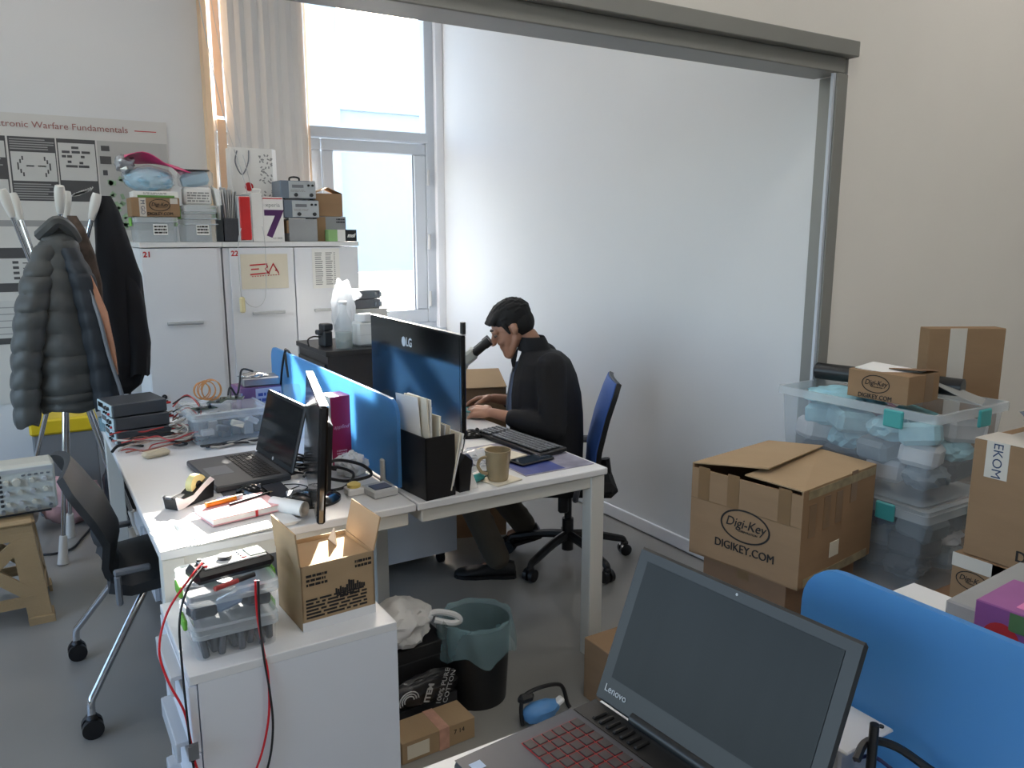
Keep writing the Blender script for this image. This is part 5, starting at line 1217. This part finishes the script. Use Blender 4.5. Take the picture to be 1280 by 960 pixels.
pbx = T('probe', 'red and black probe tip lying in front of the multimeter', 'probe', (.345, 1.838, .775), 20)
MB().cyl((-.03, 0, 0), (.03, 0, 0), .006, n=10).build('grip', m_wred, pbx); MB().cyl((.03, 0, 0), (.075, 0, 0), .006, n=10).build('sleeve', m_black, pbx)
kl = T('key_ring', 'small keys hanging from the pedestal lock', 'keys', (.2345, 1.752, .455))
MB().bx(-.010, .010, -.001, .001, -.03, .0).build('key', m_steel, kl); MB().bx(-.012, .010, -.0035, -.0015, -.04, -.006).build('key', m_steel, kl)
ob = T('open_carton', 'small brown carton with raised side flaps on the pedestal', 'box', (.615, 1.945, ZP), 3)
W_, D_, H_ = .098, .092, .172
MB().bx(-W_, W_, -D_, -D_ + .004, 0, H_).bx(-W_, W_, D_ - .004, D_, 0, H_).bx(-W_, -W_ + .004, -D_, D_, 0, H_).bx(W_ - .004, W_, -D_, D_, 0, H_).bx(-W_, W_, -D_, D_, 0, .004).build('body', m_card2, ob)
MB().bx(-W_ + .004, W_ - .004, -D_ + .004, -.002, H_ - .012, H_ - .009).build('flap', m_card_in, ob); MB().bx(-W_ + .004, W_ - .004, .002, D_ - .004, H_ - .014, H_ - .011).build('flap', m_card_in, ob)
MB().box((-W_ - .004, .0, H_ + .042), (.004, 2 * D_ - .004, .088), rot=(0, R(-5), 0)).build('flap', m_card2, ob); MB().box((W_ + .012, .0, H_ + .042), (.004, 2 * D_ - .004, .088), rot=(0, R(14), 0)).build('flap', m_card_in, ob)
MB().bx(-W_ - .0006, W_ + .0006, -D_ - .0008, -D_, .0, .024).build('white_band', m_white, ob)
MB().prism([(.0, 0), (.055, 0), (.012, .045)], 'x', .0, .004).move(Matrix.Translation((.04, .02, H_ - .01))).build('white_liner', m_paper, ob)
print_rows(ob, -.085, -.03, .115, .15, -D_ - .0002, 3, m_ink, 1); print_rows(ob, -.088, .075, .03, .085, -D_ - .0002, 6, m_ink, 2); print_rows(ob, .045, .09, .135, .16, -D_ - .0002, 2, m_ink, 3)
mb = MB(); rr = random.Random(4)
for i in range(14): x = -.01 + i * .0058; hh = .008 + .022 * rr.random(); mb.bx(x, x + .005, -D_ - .0008, -D_ - .0002, .082, .082 + hh)
mb.build('print_marks', m_ink, ob)
text('PERFECT', .017, ob, (.025, -D_ - .0009, .074), FY, m_ink, bold=.001)
bcar = carton('brown_carton', 'tall brown carton between the pedestal and the black carton', .76, .855, 2.25, 2.50, 0, .60)

# ------------------------------------------------------------------ waste bin and boxes on the floor
m_bin = mat('black_bin_plastic', (24, 25, 27), .45, var=.1)
m_liner = clear('blue_bin_liner', (160, 198, 208), .40, .2, var=.2); 
tr3 = T('waste_bin', 'black waste bin with a blue plastic liner under the desks', 'waste bin', (1.225, 2.235, 0))
MB().lathe([(0, .004), (.100, .004), (.102, .0), (.118, .285), (.114, .285), (.098, .01), (0, .01)], n=32, cap=False).build('bucket', m_bin, tr3)
rings = []
for r0, z in ((.092, .06), (.101, .20), (.110, .285), (.121, .302), (.129, .28), (.134, .24), (.135, .21), (.134, .185)):
    ring = []
    for i in range(64):
        a = 2 * math.pi * i / 64; k = 1 + .035 * math.sin(9 * a + z * 30) * (z > .1) + .02 * math.sin(17 * a); ring.append((r0 * k * math.cos(a), r0 * k * math.sin(a), z + .02 * math.sin(5 * a + 1) * (1 if r0 > .126 else 0)))
    rings.append(ring)
MB().loft(rings, cap=False).build('liner', m_liner, tr3); MB().blob((0, 0, .10), (.09, .09, .06), 61, .3, 2, 3).build('rubbish', m_paper, tr3)
bb = T('black_box', 'black carton on the floor beside the waste bin', 'box', (.99, 2.345, 0), 2)
MB().bx(-.13, .125, -.11, .115, 0, .24, .002).build('carton', mat('black_board', (26, 26, 28), .5), bb); MB().bx(-.1305, .1255, -.1105, .1155, .19, .194).build('lid_seam', mat('black_board2', (50, 50, 52), .5), bb)
pbg = T('printed_bag', 'dark printed plastic bag lying before the black carton', 'bag', (1.0, 2.19, .0), 6)
MB().blob((0, 0, .115), (.135, .035, .05), 71, .2, 2.4, 4).build('bag_body', mat('dark_print_bag', (38, 38, 40), .3, var=.2, bump=.2, bs=25), pbg); MB().bx(-.12, .12, -.02, .02, 0, .075).build('contents', m_dark, pbg)
text('ITEM', .03, pbg, (.0, -.040, .12), (R(90), R(-70), 0), m_light, bold=.001); text('100% PURE\nCOTTON', .026, pbg, (.065, -.040, .12), (R(90), R(-70), 0), m_light)
for k in range(3): MB().tube([(-.075 + .035 * math.cos(a) * (1 - .25 * k), -.041, .12 + .03 * math.sin(a) * (1 - .25 * k)) for a in [q * .5 for q in range(8)]], .0022).build('printed_swirl', m_light, pbg)
fbx = carton('flat_carton', 'flat brown carton with red-lettered tape on the floor in front', .845, 1.10, 2.02, 2.135, 0, .072, m=m_card2, tape=False, rz=2)
MB().bx(-.11, -.035, -.0582, -.0576, .012, .058).build('white_label', m_paper2, fbx); MB().bx(.0, .035, -.0583, -.0577, 0, .072).bx(.0, .035, -.0577, .0577, .0722, .0727).build('parcel_tape', mat('red_print_tape', (196, 150, 130), .4, var=.2, vs=30), fbx)
text('7 14', .022, fbx, (.07, -.0585, .045), FY, m_ink)
whb = T('plastic_bag', 'white shopping bag tied in a knot on the black carton', 'bag', (1.0, 2.30, .241))
MB().blob((-.04, 0, .07), (.115, .095, .078), 81, .25, 2.2, 4, flat=-.069).build('bag_body', mat('printed_bag_film', (214, 214, 212), .4, var=.12, vs=14, bump=.25, bs=22), whb)
MB().blob((.060, -.02, .075), (.022, .020, .022), 82, .3, 3, 3).build('knot', m_bag, whb)
MB().tube([(.06, -.02, .08), (.10, -.03, .085), (.15, -.05, .07), (.165, -.06, .05), (.135, -.055, .045), (.085, -.03, .06)], .011, n=8).build('handle_loop', m_bag, whb); MB().blob((.035, -.005, .10), (.015, .015, .008), 83, .2, 3, 2).build('red_print', m_red, whb)
fc = carton('floor_carton', 'brown carton standing behind the open laptop on the floor', 1.535, 1.80, 1.72, 2.03, 0, .222)
hs = T('cable_bundle', 'black cable with a blue and white plug bundle on the floor', 'cable', (1.36, 1.99, 0))
MB().tube([(-.10, .0, .006), (-.10, .01, .06), (-.08, .02, .095), (-.02, .02, .105), (.05, .02, .095), (.075, .02, .07), (.085, .01, .02), (.09, 0, .006)], .007, n=8).build('cord', m_black, hs)
MB().box((-.075, .02, .085), (.06, .03, .035), .012).build('plug', m_black, hs); MB().blob((-.03, .0, .035), (.07, .035, .034), 91, .2, 2.4, 3, flat=-.034).build('blue_wrap', mat('blue_wrap', (84, 140, 196), .4, var=.15), hs); MB().box((.04, 0, .045), (.04, .03, .02), .006, rot=(0, R(-25), 0)).build('white_tag', m_paper, hs)
tag(MB().tube([(.75, 2.9, .006), (.9, 2.7, .006), (1.0, 2.75, .006), (1.2, 3.0, .006)], .005).build('floor_cable', m_black), 'black cable on the floor under the left desk', 'cable')

# ------------------------------------------------------------------ foreground desks, screen and laptop
m_fgt = m_white
def fdesk(x0, x1, label):
    t = T('office_desk', label, 'desk', (x0, -.55, 0)); w = x1 - x0
    MB().bx(0, w, 0, 1.603, .715, .74, .003).build('desk_top', m_white, t); MB().bx(.02, w - .02, .02, 1.58, .668, .713).build('frame', m_white_metal, t)
    for x in (.01, w - .065):
        for y in (.01, 1.54): MB().bx(x, x + .055, y, y + .055, 0, .667, .003).build('leg', m_white_metal, t)
fdesk(.25, 1.03, 'white foreground desk under the open red-lit laptop'); fdesk(1.07, 1.80, 'white foreground desk beyond the blue screen on the right')
screen('blue acrylic screen on the foreground desks at the lower right', 1.05, -.55, .795, .755, 1.062, .07, (.1,))
pad = T('cooling_pad', 'black pad under the foreground laptop', 'laptop stand', (.772, .785, ZD), 4.5)
MB().bx(-.275, .01, -.19, .19, 0, .033, .006).build('pad', m_black, pad)
m_l2 = mat('laptop_dark_blue_grey', (70, 74, 84), .42, metal=.2, var=.03); m_bez = mat('laptop_bezel', (34, 36, 38), .4, var=.03)
fl = T('laptop', 'open black gaming laptop with red-lit keys in the foreground', 'laptop', (.788, .783, .774), 4.5)
MB().box((-.140, 0, .013), (.290, .416, .026), .006).build('base', m_bez, fl)
MB().bx(-.283, -.055, -.204, .204, .0262, .0272).build('palm_deck', m_l2, fl)
kbd = MB().bx(-.178, -.066, -.150, .178, .0273, .0276).build('keyboard_glow', mat('red_key_glow', (120, 16, 20), .5, emit=(255, 30, 30), es=.10), fl)
for r_ in range(6):
    for c_ in range(15):
        MB().box((-.169 + r_ * .0190, -.140 + c_ * .0218, .0290), (.0176, .0203, .0028), .0012).build('key', mat('key_cap', (40, 38, 42), .5, var=.05), kbd)
MB().bx(-.268, -.190, -.05, .07, .0273, .0276).build('touchpad', m_bez, fl)
MB().bx(-.272, -.252, .165, .183, .0273, .0276).build('sticker', mat('blue_sticker', (150, 176, 210), .4), fl)
MB().bx(-.272, -.250, .128, .152, .0273, .0276).build('sticker', mat('black_white_sticker', (120, 120, 124), .4, var=.8, vs=60), fl)
for i in range(7): MB().box((-.030, .160 - .016 * i, .027), (.030, .008, .008), .002).build('vent_fin', m_black, fl)
MB().bx(-.052, -.012, -.20, .20, .0262, .0268).build('hinge_deck', m_black, fl)
ld2 = MB().box((0, 0, .134), (.009, .416, .268), .004).build('lid', m_bez, fl, (.004, 0, .026), (0, R(22.5), 0))
MB().cyl((0, -.12, .004), (0, .12, .004), .011, n=12).build('hinge', m_bez, ld2)
MB().bx(-.0056, -.0048, -.183, .183, .045, .248).build('screen', mat('dusty_screen', (30, 34, 36), .38, spec=.25, var=.15, vs=3, stretch=(1, 6, 1)), ld2)
MB().cyl((-.0052, 0, .258), (-.0046, 0, .258), .0022, n=8).build('webcam', m_light, ld2)
text('Lenovo', .017, ld2, (-.0053, .165, .025), FX, m_light)
rt_ = T('router', 'black router with a stub antenna behind the foreground laptop', 'router', (.962, .575, ZD), 0)
MB().box((0, 0, .02), (.06, .06, .04), .005).build('case', m_black, rt_); MB().cyl((-.005, .02, .04), (-.005, .02, .168), .007, .0065, n=10).build('antenna', m_black, rt_)
wpn = T('white_plate', 'white plate with corner screws on grey blocks by the foreground screen', 'plate', (.975, .72, ZD), 0)
MB().bx(-.03, .055, -.085, .10, .0, .114, .004).build('grey_block', m_light, wpn); MB().bx(-.045, .064, -.105, .12, .1145, .120, .002).build('plate', m_white, wpn); MB().cyl((.052, -.092, .1201), (.052, -.092, .1225), .004, n=10).build('screw', m_dark, wpn)
wire('black_cable', 'thick black cable arching beside the foreground screen', [(.93, .60, .86), (.96, .605, .875), (.99, .58, .87), (1.01, .53, .85), (1.025, .47, .84), (1.035, .36, .82)], .006, m_wblk)
wire('blue_cable', 'thin dark blue cable below the thick black cable', [(.94, .61, .85), (.97, .60, .85), (.99, .57, .83), (1.015, .51, .80), (1.03, .42, .77)], .0028, mat('navy_wire', (40, 40, 90), .4))
wire('black_cable', 'lower black cable bending toward the picture edge', [(1.0, .62, .77), (1.01, .57, .79), (1.025, .52, .79), (1.03, .42, .77)], .005, m_wblk)
# right foreground desk
wbd = T('white_board_panel', 'white board standing behind the foreground blue screen', 'board', (1.30, .60, ZD), 4)
MB().bx(-.015, .015, .10, .205, 0, .206, .012).build('board', m_white, wbd)
gbl = T('grey_plastic_box', 'grey flat-topped case behind the white board', 'case', (1.655, .62, ZD), 4)
MB().bx(-.14, .18, -.30, .20, 0, .13, .004).build('case', mat('grey_case', (150, 152, 152), .5), gbl); MB().bx(.06, .17, -.28, .14, .131, .15, .003).build('grey_folder', m_mid, gbl)
tb_ = T('tea_box', 'purple tea carton with a red oval logo at the right edge', 'box', (1.425, .535, ZD), 4)
m_tea = mat('purple_tea_print', (150, 84, 146), .45, var=.12, vs=10)
MB().bx(-.07, .07, -.16, .145, 0, .225, .002).build('carton', m_tea, tb_)
e_ = MB().ell((0, 0, 0), (.0015, .030, .030), 18, 10).build('red_oval', m_red, tb_, (-.0705, .100, .168)); text('DOĞUŞ', .015, e_, (-.0022, 0, 0), FX, m_paper, bold=.0006)
e_ = MB().ell((0, 0, 0), (.0015, .055, .062), 22, 12).build('white_cup_print', mat('cup_print', (206, 206, 220), .5), tb_, (-.0703, -.01, .135)); text('Karadeniz\nçayı', .022, e_, (-.0022, 0, 0), FX, m_ink)
MB().bx(-.05, .03, -.05, .09, .2252, .2258).build('pink_top_print', mat('pink_print', (206, 120, 170), .5, var=.3, vs=18), tb_); MB().ell((.01, -.08, .226), (.035, .04, .001), 16, 6).build('red_oval', m_red, tb_)
MB().bx(-.0712, -.0704, .06, .09, .19, .222).build('green_leaf_print', mat('leaf_print', (90, 130, 80), .5), tb_)

# ------------------------------------------------------------------ boxes and clear bins at the cream wall
dkb = T('large_carton', 'large worn brown carton with oval print on the stacked boxes', 'box', (1.945, 1.50, .5015), 8.5)
w_, l_, h_2 = .455, .41, .315; s = .006
MB().bx(0, w_, 0, s, 0, h_2).bx(0, w_, l_ - s, l_, 0, h_2).bx(0, s, s, l_ - s, 0, h_2 - .012).bx(w_ - s, w_, s, l_ - s, 0, h_2).bx(0, w_, 0, l_, 0, .006).build('body', m_card, dkb)
MB().add([(.0, .0, h_2 + .004), (w_, 0, h_2 + .004), (w_ - .01, .20, h_2 + .018), (.03, .225, h_2 - .002), (.0, .0, h_2), (w_, 0, h_2), (w_ - .01, .20, h_2 + .014), (.03, .225, h_2 - .006)], [(0, 1, 2, 3), (7, 6, 5, 4), (0, 4, 5, 1), (1, 5, 6, 2), (2, 6, 7, 3), (3, 7, 4, 0)]).build('flap', m_card2, dkb)
MB().add([(.0, l_, h_2 + .004), (w_, l_, h_2 + .004), (w_ - .005, .19, h_2 + .03), (.08, .17, h_2 + .022), (.0, l_, h_2), (w_, l_, h_2), (w_ - .005, .19, h_2 + .026), (.08, .17, h_2 + .018)], [(3, 2, 1, 0), (4, 5, 6, 7), (1, 5, 4, 0), (2, 6, 5, 1), (3, 7, 6, 2), (0, 4, 7, 3)]).build('flap', m_card2, dkb)
digikey(dkb, .185, (-.0008, .195, .150), FX)
for y in (.36, .245, .06): MB().bx(-.0012, 0, y - .022, y + .022, .20, .312).build('parcel_tape', m_tape, dkb)
MB().bx(-.0006, 0, .0, l_, .198, .201).build('crease', m_tape, dkb)
for x, z in ((.06, .16), (.145, .17), (.22, .17), (.31, .22)): MB().bx(x - .02, x + .02, -.0012, 0, z, z + .105).build('parcel_tape', m_tape, dkb)
MB().bx(.03, .45, -.0014, 0, .285, .312).build('torn_tape', m_wtape if False else mat('torn_tape', (150, 136, 104), .4, var=.4, vs=24), dkb); MB().bx(.03, .43, -.0014, 0, .0, .028).build('torn_tape', MATS['torn_tape'], dkb)
MB().bx(.18, .235, -.0016, 0, .06, .11).build('label', m_paper2, dkb)
carton('brown_carton', 'crumpled brown carton directly under the large worn carton', 1.975, 2.38, 1.60, 1.93, .255, .500, rz=6, m=mat('cardboard_dark', (140, 108, 82), .85, var=.15, vs=4, bump=.1, bs=30))
carton('brown_carton', 'lowest brown carton on the floor under the worn carton stack', 1.975, 2.38, 1.58, 1.93, 0, .254, rz=4)
carton('brown_carton', 'wide brown carton on the floor carrying the clear bins', 2.43, 2.90, 1.40, 2.03, 0, .366, m=MATS['cardboard_dark'])
lwb = tote('storage_bin', 'lower large clear bin against the cream wall', 2.445, 2.875, 1.405, 2.035, .367, .688, lid=True, cat='storage bin', m=m_frost, taper=.88)
upr = tote('storage_bin', 'upper large clear bin filled with bags and small goods', 2.440, 2.880, 1.400, 2.040, .689, 1.01, lid=False, cat='storage bin', m=m_frost, taper=.88)
for (t, sd) in ((lwb, 1), (upr, 2)):
    rr = random.Random(sd)
    for y in (-.17,): MB().box((-.222, y, .285), (.012, .07, .06), .004).build('clip', m_teal, t); MB().box((.05, -.322, .285), (.07, .012, .06), .004).build('clip', m_teal, t)
m_goods = [mat('blue_goods', (150, 196, 212), .5, var=.3, vs=9), mat('white_goods', (206, 206, 208), .5, var=.2, vs=9), mat('purple_goods', (150, 120, 150), .5, var=.3, vs=9), mat('grey_goods', (110, 122, 130), .5, var=.3, vs=9), mat('dark_goods', (60, 66, 72), .5, var=.3, vs=9)]
m_goods += [mat('teal_goods', (90, 150, 160), .5, var=.3, vs=9), mat('navy_goods', (56, 70, 100), .5, var=.3, vs=9)]
rr = random.Random(77)
def fill(t, cols, top):
    k = 0
    for lay in range(3):
        for iy in range(4):
            for ix in range(2):
                m = cols[lay][(iy * 2 + ix) % len(cols[lay])]; z = .078 + lay * .072
                c = (-.09 + ix * .17 + rr.uniform(-.015, .015), -.21 + iy * .14 + rr.uniform(-.015, .015), z)
                if k % 3 == 0: o = MB().blob(c, (.080, .070, .045), 200 + k + int(top * 50), .3, 2.8, 3)
                else: o = MB().box(c, (.145, .125, .078), .016, rot=(R(rr.uniform(-12, 12)), R(rr.uniform(-12, 12)), R(rr.uniform(-30, 30))))
                o.build('goods', m_goods[m], t); k += 1
fill(upr, [(3, 4, 1, 3, 4), (1, 0, 3, 1, 0, 2), (0, 1, 0, 5, 0, 2)], True)
fill(lwb, [(4, 3, 4, 6), (4, 1, 3, 6, 4), (3, 4, 6, 4)], False)
MB().blob((-.04, .14, .285), (.13, .15, .035), 111, .25, 2.6, 4).build('blue_bag', m_goods[0], upr)
rol = T('foil_roll', 'black sheet roll lying across the upper clear bin', 'roll', (0, 0, 0))
MB().cyl((2.66, 2.03, 1.048), (2.785, 1.52, 1.048), .032, n=24).build('roll', mat('black_film', (26, 27, 29), .35, var=.08), rol)
rings = []
for k in range(9):
    a = k / 8; y = 1.60 - .0 * a
    rings.append([(2.700 + .02 * math.cos(a * 4), 1.66 - .26 * a, 1.082 - .062 * a + .0), (2.80 + .02 * math.cos(a * 4), 1.68 - .24 * a, 1.082 - .058 * a), (2.80 + .02 * math.cos(a * 4), 1.68 - .24 * a, 1.080 - .058 * a), (2.70 + .02 * math.cos(a * 4), 1.66 - .26 * a, 1.080 - .062 * a)])
MB().loft(rings).build('loose_sheet', mat('grey_film_back', (150, 152, 150), .5, var=.05), rol)
sdk = T('small_carton', 'small brown carton with an oval print on the upper clear bin', 'box', (2.50, 1.545, 1.0115), 2)
MB().bx(0, .19, 0, .225, 0, .098, .002).build('body', m_card, sdk); digikey(sdk, .105, (-.0008, .118, .056), FX)
MB().box((.085, .12, .1), (.13, .19, .003), rot=(R(3), R(-3), R(6))).build('paper_label', m_paper, sdk); MB().bx(.10, .15, -.0012, .0, 0, .098).build('parcel_tape', m_tape, sdk); MB().box((.13, .06, .104), (.11, .12, .003), rot=(R(-4), R(5), 0)).build('flap', MATS['cardboard_dark'], sdk)
lnb = T('leaning_carton', 'flat brown carton with a clear tape strip leaning on the cream wall', 'box', (2.935, 1.75, .619), -30)
MB().bx(0, .296, 0, .07, 0, .606, .002).build('body', m_card, lnb); MB().bx(.08, .145, -.0012, 0, 0, .6065).build('parcel_tape', m_wtape, lnb); lb2 = T('brown_carton', 'brown carton on the floor below the leaning carton', 'box', (2.935, 1.75, 0), -30); MB().bx(0, .296, 0, .09, 0, .618, .002).build('body', m_card, lb2); MB().bx(.12, .17, -.001, .091, .5, .619).build('parcel_tape', m_tape, lb2)
tdk = T('tall_carton', 'big brown carton with white taped top edge at the right edge of the view', 'box', (2.21, .70, .690), 0)
MB().bx(0, .40, 0, .46, 0, .335, .003).build('body', m_card, tdk)
MB().bx(-.0012, 0, .365, .425, .235, .335).bx(-.0012, .40, .365, .425, .335, .3362).build('white_label_tape', m_wtape, tdk); text('EKOM', .036, tdk, (-.0016, .395, .285), (R(90), R(90), R(-90)), MATS['navy_print'], ext=0)
MB().bx(.0, .12, .0, .46, .336, .3372).build('white_label_tape', m_wtape, tdk); digikey(tdk, .20, (-.0008, .20, .125), FX)
ldk = T('lower_carton', 'taped brown carton under the big carton at the right edge', 'box', (2.20, .68, .44), 0)
MB().bx(0, .42, 0, .50, 0, .249, .003).build('body', m_card, ldk); MB().bx(-.0012, 0, .33, .39, 0, .249).build('white_label_tape', m_wtape, ldk); MB().bx(-.0012, 0, 0, .50, .21, .249).build('white_label_tape', m_wtape, ldk)
text('M EKO', .05, ldk, (-.0016, .36, .12), (R(90), R(90), R(-90)), MATS['navy_print'], ext=0); text('EKOM  FRAGILE', .03, ldk, (-.0016, .15, .23), FX, m_ink, ext=0); digikey(ldk, .09, (-.0008, .44, .18), FX, com=False)
carton('brown_carton', 'floor carton beneath the two cartons at the right edge', 2.20, 2.62, .68, 1.18, 0, .438, m=MATS['cardboard_dark'])
tag(MB().blob((2.42, 1.00, 1.08), (.13, .12, .05), 131, .3, 2.6, 4, flat=-.048).build('silver_bag', mat('silver_bag_film', (150, 152, 156), .2, metal=.5, var=.2, bump=.3, bs=20)), 'crinkled silver bag on top of the big carton at the right edge', 'bag')
